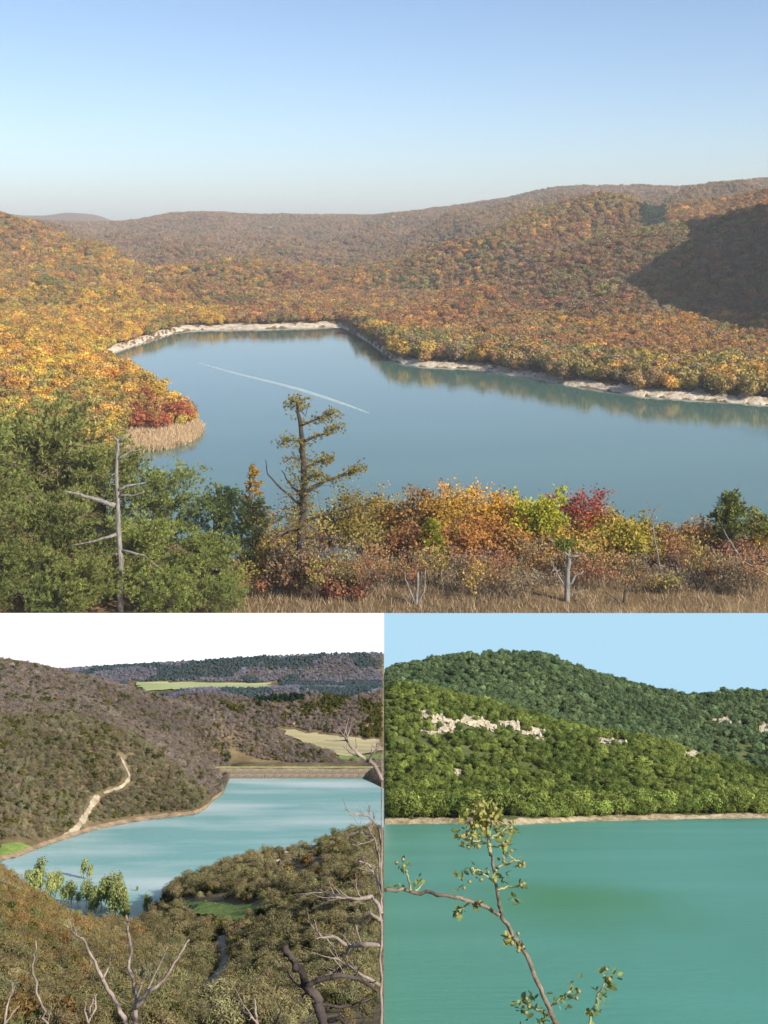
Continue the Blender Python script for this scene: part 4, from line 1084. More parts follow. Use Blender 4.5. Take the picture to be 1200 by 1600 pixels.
# earth banks by the water
def shore_strip2(name, x0, x1, w, label, seed):
    us = np.linspace((x0 - 600) / FPX * 0.93, (x1 - 600) / FPX * 0.93, 140)
    sd = np.interp(us, U2, S8d); wv = w * S2 * (1 + 0.6 * fbm(us * 120, us * 0, 3, seed))
    t = np.linspace(-0.3, 1, 6); D = sd[None] + t[:, None] * wv[None]
    Z = np.maximum(P2.h(np.broadcast_to(us, D.shape), D) + 0.06, np.array([-0.3, 0.0, 0.12, 0.22, 0.3, 0.34])[:, None] * S2) + 0.05 * fbm(us[None] * D * 3, D * 3, 3, seed)
    tag(link(name, grid_mesh(name, us[None] * D, D, Z, [M_BANK2]), None, P2.M), label, kind='structure')
shore_strip2('lake_bank', -60, 352, 0.8, 'bare brown earth bank along the left shore of the turquoise lake', 3)

# the dam: an earth wall with a stone face and a grassy crest, each course of facing stone laid as slabs
dam = empty('dam', P2.M)
M_STONE = noise_mat('dam_stone', 1.4, [(0.3, (0.13, 0.10, 0.07)), (0.7, (0.33, 0.28, 0.20))], bump=0.4)
M_GRASSY = noise_mat('dam_grass', 0.6, [(0.3, (0.20, 0.20, 0.07)), (0.7, (0.40, 0.36, 0.16))], bump=0.3)
DX0 = (296 - 600) / FPX * 0.925 * 206; DX1 = -0.05
yf = float(np.interp((450 - 600) / FPX * 0.93, U2, S8d)) / S2
V = [(DX0, yf - 1.0, -0.6), (DX1, yf - 1.0, -0.6), (DX1, yf + 1.2, 1.15), (DX0, yf + 1.2, 1.15), (DX1, yf + 3.2, 1.15), (DX0, yf + 3.2, 1.15), (DX1, yf + 6.2, -0.3), (DX0, yf + 6.2, -0.3)]
link('wall', new_mesh('dam_wall', np.array(V) * S2, [(0, 1, 2, 3), (3, 2, 4, 5), (5, 4, 6, 7), (0, 3, 5, 7), (1, 6, 4, 2)], [M_STONE]), dam)
xs = np.linspace(DX0, DX1, 60); gy = np.linspace(0, 1, 5)
Xg = np.broadcast_to(xs, (5, 60)); Yg = yf + 1.3 + gy[:, None] * 2.0 + 0 * Xg; Zg = 1.2 + 0.22 * np.sin(np.pi * gy)[:, None] + 0.06 * fbm(Xg * 2, Yg * 2, 3, 2)
link('crest', grid_mesh('dam_crest', Xg * S2, Yg * S2, Zg * S2, [M_GRASSY]), dam)
slab = new_mesh('slab', S2 * np.array([(-.5, 0, 0), (.5, 0, 0), (.5, 0.62, 0.6), (-.5, 0.62, 0.6), (-.46, -.08, 0.04), (.46, -.08, 0.04), (.46, 0.54, 0.62), (-.46, 0.54, 0.62)]) * np.array((1, 1, 0.75)),
                [(4, 5, 6, 7), (0, 1, 5, 4), (1, 2, 6, 5), (2, 3, 7, 6), (3, 0, 4, 7)], [M_STONE])
rng = np.random.default_rng(4)
for row in range(2):
    x = DX0 + 0.6
    while x < DX1 - 0.7:
        w = rng.uniform(0.9, 1.5)
        o = link('stone_slab', slab, dam); o.location = tuple(S2 * np.array((x + w / 2, yf - 0.22 + row * 0.70 - 0.02 * rng.uniform(), 0.05 + row * 0.52))); o.scale = (w * 0.96, 1, 1)
        x += w
tag(dam, 'long low stone faced dam across the far end of the turquoise lake', 'dam')

# houses beyond the dam
M_WHITEWALL = noise_mat('white_render', 3, [(0.3, (0.62, 0.60, 0.55)), (0.7, (0.8, 0.78, 0.73))])
M_ROOF = noise_mat('red_roof', 4, [(0.3, (0.22, 0.09, 0.06)), (0.7, (0.36, 0.16, 0.10))])
M_DARKGLASS = noise_mat('window_glass', 2, [(0.3, (0.03, 0.04, 0.05)), (0.7, (0.06, 0.07, 0.08))], rough=0.15, spec=0.5)
def house(x, y, d, w, h, dp, label):
    d, w, h, dp = d * S2, w * S2, h * S2, dp * S2
    b = P2.pt(x, y, d); b[2] = float(P2.h(b[0] / b[1], b[1]))
    r = empty('house', P2.M @ Matrix.Translation(tuple(b)))
    V = [(-w / 2, 0, -.3), (w / 2, 0, -.3), (w / 2, dp, -.3), (-w / 2, dp, -.3), (-w / 2, 0, h), (w / 2, 0, h), (w / 2, dp, h), (-w / 2, dp, h), (-w / 2, dp / 2, h * 1.4), (w / 2, dp / 2, h * 1.4)]
    link('wall', new_mesh('wall', V, [(0, 1, 5, 4), (1, 2, 6, 9, 5), (2, 3, 7, 6), (3, 0, 4, 8, 7)], [M_WHITEWALL]), r)
    e = 0.07
    V = [(-w / 2 - e, -e, h - .04), (w / 2 + e, -e, h - .04), (w / 2 + e, dp / 2, h * 1.4 + .04), (-w / 2 - e, dp / 2, h * 1.4 + .04), (w / 2 + e, dp + e, h - .04), (-w / 2 - e, dp + e, h - .04)]
    link('roof', new_mesh('roof', V, [(0, 1, 2, 3), (3, 2, 4, 5)], [M_ROOF]), r)
    for i in range(3):
        cx = -w / 2 + w * (i + 0.5) / 3
        link('window' if i != 1 else 'door', new_mesh('window', [(cx - .06, -.008, h * (.35 if i != 1 else 0)), (cx + .06, -.008, h * (.35 if i != 1 else 0)), (cx + .06, -.008, h * .75), (cx - .06, -.008, h * .75)], [(0, 1, 2, 3)], [M_DARKGLASS]), r)
    tag(r, label, 'house')
house(577, 1156, 252, 1.5, 0.55, 1.0, 'white house at the right end of the tan field')
house(455, 1138, 254, 2.2, 0.3, 0.9, 'long low white farm building beyond the left hill')

# ---- bare woods
def near_curve(X, Y, A, r):
    out = np.zeros(len(X), bool)
    for a in A: out |= (X - a[0]) ** 2 + (Y - a[1]) ** 2 < r * r
    return out
TWIG = [crown_mesh('bare_crown', 700 + i, 13, 60, 0.055, 0.06, 0.5, M_TWIG, 1.0, 0.2) for i in range(5)]
BUSHC = [crown_mesh('scrub_crown', 720 + i, 10, 36, 0.075, 0.02, 0.5, M_LEAF) for i in range(3)]
TRUNK_B = [trunk_mesh('trunk', 740 + i, M_BARK, 0.6, 0.03) for i in range(2)]
P2.cover(lambda u, d, z: np.where(z > 0.2, 0.28, 0.0))
rng = np.random.default_rng(21)
SPC = lambda d: np.where(np.asarray(d) < 116, 0.37 + 0.0012 * np.asarray(d), 0.36 + 0.0006 * np.asarray(d))
us, ds = polar_points(rng, -0.355, -0.0012, 26, 299, SPC)          # in contour units until planted
zs = P2.h(us, ds * S2) / S2; Xp = us * ds
px_, py_ = P2.pxv(Xp * S2, ds * S2, zs * S2)
S8u = S8d / S2
dist = SPC(ds)
hgt = dist * rng.uniform(0.75, 1.75, len(us)) * np.exp(rng.normal(0, 0.12, len(us)))
bad = (zs < 0.12) | ((ds > S8u.min() - 3) & (ds < np.interp(us, U2, S8u) + 1.6) & (ds > 118) & (us < -0.11)) | ((ds > np.interp(us, U2, S8u) - 2) & (us > -0.112) & (ds > 150) & (ds < 214))
for A, r_, up_ in ((TR1, 0.35, 11), (TR2, 0.3, 9), (TR3, 0.3, 27)):
    bad |= near_curve(Xp, ds, A / S2, r_)
    ax, ay = P2.pxv(A[:, 0], A[:, 1], P2.h(A[:, 0] / A[:, 1], A[:, 1]))
    for q_, w_ in zip(ax, ay): bad |= (np.abs(px_ - q_) < (4.5 if up_ < 20 else 8)) & (py_ > w_ - 1) & (py_ < w_ + up_)
for A, r_ in ((F1_, 0.5), (F2_, 0.7), (F3_, 1.6), (F4_, 1.2), (F5_, 0.8), (F6_, 0.8)): bad |= near_curve(Xp, ds, A / S2, r_)
open_n = fbm(Xp / 5, ds / 5, 3, 91)
rocky = (px_ > 405) & (px_ < 505) & (py_ > 1316) & (py_ < 1382) & (ds < 125)
bad |= rocky & (rng.uniform(size=len(us)) < 0.72)
bad |= (ds < 118) & (px_ > 300) & (open_n > rng.uniform(-0.1, 0.6, len(us)))
bad |= (px_ > 282) & (px_ < 402) & (py_ > 1412) & (py_ < 1452) & (py_ - 1412 < 46 - 0.12 * (px_ - 282)) & (rng.uniform(size=len(us)) < 0.85)
bad |= (px_ < 300) & (px_ > 232) & (py_ > 1405) & (py_ < 1440) & (ds < 112) & (rng.uniform(size=len(us)) < 0.7)
bad |= open_n > rng.uniform(0.25, 1.2, len(us))
hgt = np.where(ds > 262, hgt * 0.75, hgt)
hgt = np.minimum(hgt, np.maximum(-Xp / 0.72, 0.05))
bad |= hgt < 0.3 * dist
keep = ~bad & P2.visible(us, ds * S2, (zs + hgt + 0.3) * S2)
us, ds, zs, hgt, Xp, px_, py_ = [a[keep] for a in (us, ds, zs, hgt, Xp, px_, py_)]
n = len(us)
kindn = fbm(Xp / 9, ds / 9, 3, 92); k2n = fbm(Xp / 3 + 30, ds / 3, 3, 93)
far_ = ds > 262; midh = (ds > 228) & ~far_; hillL = (ds > 118) & (ds <= 228); near = ds <= 118
base = np.zeros((n, 3))
base[hillL] = (0.185, 0.152, 0.128); base[midh] = (0.20, 0.165, 0.14); base[far_] = (0.20, 0.205, 0.255); base[near] = (0.185, 0.165, 0.080)  # far ridge: distance haze painted in as a bluish tree tint
lowl = hillL & (py_ > 1120) & (ds < 172); base[lowl] = (0.175, 0.155, 0.095)
orng = near & (px_ < 215 + 40 * k2n) & (0.6 * kindn + 0.8 * k2n + 0.35 * rng.normal(size=n) > 0.02); base[orng] = (0.21, 0.150, 0.060)
base *= np.exp(rng.normal(0, 0.18, (n, 1))) * np.exp(rng.normal(0, 0.05, (n, 3))) * np.exp(0.25 * kindn)[:, None]
leafy = (rng.uniform(size=n) < np.where(near, 0.22, 0.10) + 0.35 * (k2n > 0.35)) & ~far_
leafy |= midh & (kindn > 0.3)
g = rng.uniform(size=(n, 1))
base[leafy] = ((1 - g) * np.array((0.045, 0.065, 0.028)) + g * np.array((0.15, 0.135, 0.035)))[leafy]
rustl = leafy & near & (rng.uniform(size=n) < 0.35); base[rustl] = (0.17, 0.105, 0.04)
blue_con = far_ & ((kindn + (py_ < 1045) * 0.3) > 0.22); base[blue_con] = (0.10, 0.145, 0.16)  # far conifers tinted paler and bluer for the same haze
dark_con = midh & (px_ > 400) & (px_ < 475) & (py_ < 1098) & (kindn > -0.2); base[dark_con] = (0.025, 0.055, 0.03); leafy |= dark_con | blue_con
pick = np.where(leafy, 5 + rng.integers(0, 3, n), rng.integers(0, 5, n))
dist = SPC(ds)
wide = np.where(leafy, rng.uniform(0.8, 1.2, n), rng.uniform(0.85, 1.25, n))
hgt = np.where(leafy & near, hgt * 0.75, hgt)
scl = np.stack([hgt * wide, hgt * wide, hgt], 1) * S2; rz = rng.uniform(0, 6.28, n)
P3 = np.stack([Xp, ds, zs - 0.03], 1) * S2
inframe = (px_ > 3) & (px_ < 597) & (py_ < 1597) & P2.visible(us, ds * S2, (zs + hgt * 0.8) * S2, 0.992)
order = np.argsort(-(hgt / ds) * inframe - inframe * 1.0)
ALLSRC2 = TWIG + BUSHC
ind = []
cnt = {0: 0, 1: 0}
for i in order:
    lf = int(leafy[i])
    if cnt[lf] < (250, 200)[lf] and inframe[i]: ind.append(i); cnt[lf] += 1
    if cnt[0] >= 250 and cnt[1] >= 200: break
rest = np.ones(n, bool); rest[ind] = False
src = {}
for i in ind:
    bx = int(np.searchsorted([60, 110, 160, 260, 330, 400, 470, 540], px_[i]))
    place = ['by the left frame edge', 'around the single thin stem', 'left of the forked sapling', 'behind the forked sapling', 'right of the forked sapling', 'right of the footpath', 'left of the dead oak limb', 'behind the dead oak limb', 'behind the tangled branches'][bx]
    rowy = 'bottom edge' if py_[i] > 1575 else 'slightly higher' if py_[i] > 1535 else 'farther up' if py_[i] > 1470 else 'high up'
    sz = 'big ' if hgt[i] / dist[i] > 1.65 else 'small ' if hgt[i] / dist[i] < 1.2 else ''
    side = 'on the near left slope' if px_[i] < 200 else ('in the bottom of the near valley' if px_[i] < 360 else 'on the near right slope')
    up = 'at the front' if py_[i] > 1520 else ('halfway up' if py_[i] > 1440 else 'near the water')
    if leafy[i]:
        c_ = 'rust' if rustl[i] else ('olive' if g[i, 0] > 0.5 else 'green')
        lb, nm, ct, gp = f"{sz}{c_} bush {place}, {rowy}, valley view", 'scrub_bush', 'bush', 'leafy bushes in the spring valley'
    else:
        lb, nm, ct, gp = f"{sz}{'orange' if orng[i] else 'brown'} bare tree {place}, {rowy}, valley view", 'leafless_tree', 'tree', 'leafless trees in the spring valley'
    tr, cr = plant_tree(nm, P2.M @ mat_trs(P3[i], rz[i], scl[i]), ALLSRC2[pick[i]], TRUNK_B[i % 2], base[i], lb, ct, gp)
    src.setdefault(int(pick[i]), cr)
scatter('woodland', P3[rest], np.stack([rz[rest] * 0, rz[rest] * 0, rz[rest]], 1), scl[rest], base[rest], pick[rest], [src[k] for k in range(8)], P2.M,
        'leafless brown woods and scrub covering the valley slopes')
print('woodland 2:', rest.sum())

# pale rock on the right-hand slope
def rock_mesh(name, seed, m):
    rng = np.random.default_rng(seed)
    bm_v = []; 
    import bmesh
    bm = bmesh.new(); bmesh.ops.create_icosphere(bm, subdivisions=2, radius=1.0)
    for v in bm.verts:
        c = np.array(v.co); k = 1 + 0.35 * float(fbm(c[0] * 1.4 + seed, c[1] * 1.4 + c[2] * 2.1, 3, seed)) + 0.18 * rng.uniform(-1, 1)
        v.co = v.co * k
    me = bpy.data.meshes.new(name); bm.to_mesh(me); bm.free(); me.materials.append(m)
    return me
M_PALEROCK = noise_mat('pale_rock', 1.5, [(0.3, (0.36, 0.28, 0.20)), (0.7, (0.62, 0.53, 0.42))], bump=0.5)
ROCKS = [rock_mesh('rock', 800 + i, M_PALEROCK) for i in range(4)]
rng = np.random.default_rng(8)
for i in range(26):
    x = rng.uniform(415, 490); y = rng.uniform(1322, 1358) - (x - 450) * 0.12
    p = P2.hit(x, y)
    s = rng.uniform(0.12, 0.42) * S2
    o = link('rock', ROCKS[i % 4], None, P2.M @ mat_trs(p, rng.uniform(0, 6), (s * 1.5, s, s * 0.45)))
    tag(o, f"pale flat rock on the near right slope, {'left' if x < 452 else 'right'} part of the bare patch", 'rock', 'pale rocks on the bare patch above the turquoise lake')

# flooded willows in the lake
WILLOW = [crown_mesh('willow_crown', 760 + i, 12, 60, 0.035, 0.1, 0.3) for i in range(3)]
TRUNK_W = [trunk_mesh('trunk', 770 + i, M_BARK, 0.6, 0.02) for i in range(2)]
rng = np.random.default_rng(9)
WP = [(130, 1372, 26, 'pair of pale green willows standing in the open water, left one'), (139, 1374, 22, 'pair of pale green willows standing in the open water, right one'),
      (42, 1382, 22, 'small flooded willow near the left frame edge'), (82, 1380, 14, 'thin flooded willow top, left of three'), (90, 1380, 16, 'thin flooded willow top, middle of three'), (98, 1382, 13, 'thin flooded willow top, right of three'),
      (214, 1392, 8, 'tiny willow top in the open water'), (229, 1430, 30, 'lone willow at the inlet below the right slope')]
CL = []
for i in range(30):
    x = rng.uniform(50, 214); y = max(1388 + (x - 60) * 0.26, 1394) + rng.uniform(0, 20)
    CL.append((x, y, rng.uniform(18, 48), None))
CL.sort()
for i, (x, y, hpx, lb) in enumerate(WP + CL):
    u, sl = P2.ray(x, y); d = -P2.H / sl
    H = hpx / FPX * d * 1.03
    if lb is None:
        lb = f"pale green flooded willow in the {'left' if x < 115 else 'middle' if x < 165 else 'right'} part of the drowned grove, {'front' if y > 1427 else 'back'} row"
    yc = rng.uniform()
    tn = np.array((0.20, 0.24, 0.09)) * (1 - yc) + np.array((0.36, 0.38, 0.14)) * yc
    plant_tree('flooded_willow', P2.M @ mat_trs((u * d, d, -0.09), rng.uniform(0, 6), (H * 0.72, H * 0.72, H * 1.1)), WILLOW[i % 3], TRUNK_W[i % 2], tn, lb, 'willow', 'willows drowned at the head of the turquoise lake')

# ---- bare twigs close to the camera
def px_tree(P, name, d, paths, label, cat, m, seed, twigs=0, clip=None, tlen=0.5, dj=0.05, tw=0.35, kids=None):
    """a bare tree whose limbs follow picture points at distance d; extra side twigs grow from them"""
    rng = np.random.default_rng(seed)
    root = P.pt(paths[0][0][0][0], paths[0][0][0][1], d); root[2] = float(P.h(root[0] / d, d)) - 0.05
    r = empty(name, P.M @ Matrix.Translation(tuple(root)))
    for k, (pth, r0, r1) in enumerate(paths):
        A = np.array(([(0, 0, 0)] if k == 0 else []) + [P.pt(x, y, d + rng.uniform(-dj, dj) * (j > 0)) - root for j, (x, y) in enumerate(pth)])
        t = np.linspace(0, 1, len(A)); tt = np.linspace(0, 1, 4 * len(A) - 3)
        Q = np.stack([np.interp(tt, t, A[:, j]) for j in range(3)], 1)
        L = np.linalg.norm(A[-1] - A[0])
        Q[1:-1] += rng.normal(0, L * 0.006, (len(Q) - 2, 3))
        if clip is not None: Q[:, 0] = np.minimum(Q[:, 0], clip - root[0])
        tb = Tube(6); tb.add(Q, r0, r1, 0.15, rng)
        o = link('trunk' if k == 0 else 'branch', tb.mesh('limb', [m]), r)
        if twigs:
            tg = Tube(4); tips = []
            nt_ = int(twigs * (0.5 if k == 0 else 1) * rng.uniform(0.7, 1.3)) + 1
            for _ in range(nt_):
                j = rng.integers(len(Q) // 3, len(Q))
                v = Q[min(j, len(Q) - 1)] - Q[max(j - 1, 0)]; v = v / (np.linalg.norm(v) + 1e-9)
                dirn = v + rng.normal(0, 0.75, 3) * np.array((1, 0.5, 1))
                grow(rng, tg, Q[j], dirn, L * tlen * rng.uniform(0.5, 1.1), max(r1 * 0.75, 0.003), 1, tips, 0.6, (1, 4), 0.16, 0.04, 0.55, 0.35, clip=(clip - root[0]) if clip is not None else None)
            if tg.V: link('twigs', tg.mesh('twigs', [m]), r)
    tag(r, label, cat, 'bare branches close to the camera in the valley view')
D = 9.0
px_tree(P2, 'bare_sapling', D, [([(212, 1640), (211, 1590), (213, 1555), (207, 1520), (201, 1480), (197, 1430)], 0.026, 0.006), ([(208, 1640), (197, 1598), (180, 1562), (160, 1530), (143, 1495), (128, 1465), (112, 1455)], 0.018, 0.005),
        ([(212, 1575), (232, 1550), (258, 1530), (278, 1495), (296, 1468)], 0.016, 0.004), ([(161, 1530), (170, 1510), (172, 1496)], 0.007, 0.003), ([(213, 1560), (222, 1535), (236, 1505)], 0.009, 0.003), ([(225, 1556), (248, 1510), (262, 1480)], 0.008, 0.003)],
        'pale bare sapling with three long forks in the lower left', 'sapling', M_PALEWOOD, 81, 2, None, 0.12)
px_tree(P2, 'bare_sapling', 8.0, [([(85, 1640), (70, 1590), (58, 1550), (50, 1510), (56, 1470)], 0.010, 0.004)], 'single thin bare stem left of the forked sapling', 'sapling', M_PALEWOOD, 82, 1, None, 0.12)
px_tree(P2, 'bare_sapling', 8.0, [([(-10, 1640), (5, 1600), (14, 1565), (20, 1535)], 0.010, 0.004), ([(5, 1605), (20, 1582), (30, 1572)], 0.006, 0.003)], 'small bare twig in the lower left corner', 'sapling', M_PALEWOOD, 83, 2, None, 0.2)
px_tree(P2, 'bare_sapling', 8.0, [([(135, 1640), (140, 1590), (146, 1560)], 0.010, 0.004), ([(139, 1600), (132, 1580), (134, 1566)], 0.006, 0.003), ([(142, 1590), (150, 1575), (149, 1558)], 0.006, 0.003)], 'low bare twig left of the forked sapling foot', 'sapling', M_PALEWOOD, 84, 1, None, 0.2)
px_tree(P2, 'dead_oak', 7.0, [([(512, 1650), (508, 1600), (498, 1570), (482, 1545), (470, 1520), (458, 1500), (447, 1478)], 0.034, 0.014), ([(508, 1598), (530, 1590), (545, 1605)], 0.014, 0.006), ([(460, 1502), (446, 1492), (440, 1490)], 0.008, 0.003),
        ([(478, 1540), (500, 1530), (530, 1525), (560, 1530), (585, 1545), (598, 1560)], 0.014, 0.007), ([(482, 1545), (470, 1560), (455, 1558)], 0.006, 0.003)], 'dark dead oak limb leaning in the lower right of the valley view', 'dead tree', M_DARKWOOD, 85, 4, -0.03, 0.25)
px_tree(P2, 'bare_tree', 7.5, [([(598, 1660), (598, 1600), (597, 1540), (598, 1490), (598, 1440), (598, 1400)], 0.009, 0.006), ([(597, 1478), (570, 1476), (545, 1478), (520, 1464), (498, 1466)], 0.014, 0.006), ([(596, 1428), (584, 1400), (560, 1405), (530, 1402), (500, 1390)], 0.014, 0.004),
        ([(596, 1440), (580, 1428), (568, 1436)], 0.012, 0.005), ([(597, 1400), (588, 1370), (575, 1350), (560, 1345)], 0.010, 0.004), ([(597, 1400), (592, 1340), (585, 1310), (560, 1300)], 0.009, 0.003), ([(594, 1540), (560, 1520), (530, 1500), (510, 1495)], 0.010, 0.003),
        ([(596, 1320), (590, 1290), (575, 1275), (552, 1270)], 0.007, 0.003), ([(597, 1220), (585, 1195), (562, 1180), (548, 1165), (537, 1150)], 0.014, 0.005), ([(575, 1190), (585, 1175), (595, 1165)], 0.006, 0.003), ([(598, 1400), (598, 1320), (598, 1220), (597, 1180)], 0.005, 0.003)],
        'tangle of bare grey branches along the right edge of the valley view', 'tree', M_PALEWOOD, 86, 9, -0.012, 0.40)
px_tree(P2, 'bare_tree', 8.5, [([(405, 1650), (402, 1600), (400, 1575), (398, 1560)], 0.012, 0.005), ([(402, 1600), (390, 1585), (378, 1580)], 0.007, 0.003)], 'low bare twig left of the dark dead oak limb', 'sapling', M_PALEWOOD, 87, 3, None, 0.35)
px_tree(P2, 'bare_tree', 8.5, [([(345, 1650), (344, 1600), (346, 1585), (340, 1570)], 0.010, 0.004), ([(430, 1650), (432, 1600), (440, 1575)], 0.010, 0.004)], 'low bare twigs beside the winding footpath end', 'sapling', M_DARKWOOD, 88, 2, None, 0.3)
# ================================================================== LOWER RIGHT VIEW: green hills over the summer lake
P3_ = Place(1215.0, 5.0)
U3 = np.linspace(0.0, 0.40, 220)
def C3(pts, sm=3): return P3_.curve(pts, U3, sm)
T4d, T4z = C3([(600, 's', 1288), (700, 's', 1287), (760, 's', 1289), (800, 's', 1289), (840, 's', 1287), (870, 's', 1286), (900, 's', 1284), (1000, 's', 1282), (1100, 's', 1280), (1200, 's', 1279), (1450, 's', 1277)], 1)
q0 = C3([(600, 'z', 3.3, 1.5), (1450, 'z', 3.3, 1.5)]); q1 = C3([(600, 'z', 0.7, 15), (1450, 'z', 0.7, 15)]); q2 = C3([(600, 'z', -0.6, 25), (1450, 'z', -0.6, 25)]); q3 = C3([(600, 'z', -1, 150), (1450, 'z', -1, 150)])
q5 = (T4d + 1.4, np.full(len(U3), 0.38)); q5b = (T4d + 4, np.full(len(U3), 0.75))
q6 = C3([(600, 1236, 198), (800, 1246, 198), (1000, 1254, 202), (1200, 1264, 207), (1450, 1268, 207)])
q7 = C3([(600, 1150, 212), (700, 1162, 212), (800, 1186, 212), (900, 1202, 213), (1000, 1216, 214), (1100, 1232, 215), (1200, 1252, 216), (1450, 1262, 216)], 4)
q8 = C3([(600, 1080, 228), (650, 1080, 228), (700, 1092, 228), (800, 1122, 228), (870, 1145, 228), (950, 1163, 228), (1020, 1176, 228), (1100, 1204, 228), (1200, 1244, 228), (1450, 1258, 228)], 4)
q9 = C3([(600, 1086, 242), (700, 1094, 242), (800, 1116, 242), (900, 1140, 242), (1000, 1158, 242), (1100, 1180, 242), (1200, 1205, 242), (1450, 1230, 242)], 4)
q10 = C3([(600, 1072, 258), (700, 1080, 258), (800, 1088, 258), (900, 1104, 258), (1000, 1118, 258), (1100, 1133, 258), (1200, 1148, 258), (1450, 1160, 258)], 4)
q11 = C3([(600, 1052, 288), (650, 1041, 288), (690, 1034, 288), (720, 1029, 288), (760, 1025, 288), (845, 1027, 288), (870, 1034, 288), (900, 1047, 288), (950, 1065, 288), (1000, 1078, 288), (1050, 1090, 288), (1080, 1095, 288), (1120, 1090, 288), (1160, 1086, 288), (1200, 1088, 288), (1450, 1098, 288)], 2)
q12 = C3([(600, 'z', 14, 296), (1450, 'z', 4, 296)])
P3_.build(U3, [(*q0, 0, 4), (*q1, 0, 3), (*q2, 0, 3), (*q3, 0, 2), (T4d, T4z, 0, 2), (*q5, 0.1, 2), (*q5b, 0.1, 6), (*q6, 0.4, 6), (*q7, 0.8, 6), (*q8, 0.5, 6), (*q9, 0.8, 6), (*q10, 1.2, 8), (*q11, 0.3, 3), (*q12, 0, 1)], 18.0, 23)
M_GROUND3 = noise_mat('summer_scrub_ground', 0.5, [(0.3, (0.055, 0.075, 0.02)), (0.6, (0.11, 0.13, 0.045)), (0.78, (0.24, 0.20, 0.11))], bump=0.3)
tag(link('terrain', grid_mesh('terrain', P3_.gx, P3_.gd, P3_.gz, [M_GROUND3], 5.0), None, P3_.M), 'green wooded hills over the summer lake', kind='structure')
pc = P3_.ray(905, 1410); pd = -5.0 / pc[1]
M_WATER3 = water_mat('lake_water_green', (0.070, 0.33, 0.235), (0.10, 0.40, 0.31), 0.05, 0.3, 0.2, 0.06, 1.5, stretch=(0.6, 1.6, 1), stops=(0.35, 0.68), patch=(pc[0] * pd, pd, 6.5, 17.0, (0.055, 0.30, 0.14)))
uu, dd = np.meshgrid(np.linspace(0.0, 0.40, 30), np.concatenate([np.linspace(17, 60, 20), np.linspace(64, 205, 20)]))
tag(link('lake', grid_mesh('lake', uu * dd, dd, uu * 0, [M_WATER3]), None, P3_.M), 'opaque green summer lake', kind='structure')
us = np.linspace(0.0005, 0.36, 300); sd = np.interp(us, U3, T4d); wv = 2.2 * (1 + 0.7 * fbm(us * 110, us * 0, 3, 6)); wv = np.maximum(wv, 0.5)
t = np.linspace(-0.3, 1, 6); Dg = sd[None] + t[:, None] * wv[None]
Zg = np.maximum(np.array([-0.3, 0.02, 0.2, 0.36, 0.48, 0.55])[:, None] * (0.6 + 0.5 * wv[None] / 2.2), P3_.h(np.broadcast_to(us, Dg.shape), Dg) + 0.05) + 0.1 * fbm(us[None] * Dg * 1.5, Dg * 1.5, 4, 9) * (t[:, None] > 0)
M_BANK3 = noise_mat('tan_bank', 0.7, [(0.3, (0.20, 0.16, 0.08)), (0.7, (0.55, 0.46, 0.32))], bump=0.5)
tag(link('lake_bank', grid_mesh('lake_bank', us[None] * Dg, Dg, Zg, [M_BANK3]), None, P3_.M), 'narrow tan bank along the foot of the green hills', kind='structure')

# pale cliffs: each outcrop a broken face of angular blocks
M_CLIFF = noise_mat('limestone_cliff', 1.1, [(0.3, (0.24, 0.20, 0.125)), (0.5, (0.46, 0.40, 0.29)), (0.75, (0.64, 0.57, 0.45))], bump=0.5)
BLOCK = [rock_mesh('rock_block', 850 + i, M_CLIFF) for i in range(5)]
CLIFF = [(672, 1122, 22, 11, 16, 'pale cliff at the upper left end of the broken cliff line'), (698, 1134, 22, 14, 20, 'largest pale cliff on the green hill, left of centre'), (672, 1145, 16, 8, 9, 'low pale scree below the left cliff'),
         (742, 1130, 20, 11, 14, 'second pale cliff from the left above the rose branch'), (768, 1138, 8, 8, 6, 'small pale outcrop between two cliffs'), (793, 1133, 18, 9, 12, 'middle pale cliff of the broken cliff line'),
         (835, 1147, 18, 10, 12, 'right end cliff of the broken cliff line'), (950, 1158, 14, 6, 7, 'small pale outcrop right of the cliff line'), (972, 1161, 6, 4, 3, 'smallest pale outcrop right of the cliff line'),
         (1084, 1179, 14, 6, 6, 'low pale outcrop on the falling right shoulder'), (1132, 1127, 24, 7, 13, 'long pale cliff high on the right-hand hill'), (1197, 1140, 10, 16, 9, 'pale cliff at the right frame edge'), (714, 1209, 6, 6, 3, 'lone pale rock low on the left of the green hill')]
rng = np.random.default_rng(31)
cliffpx = []
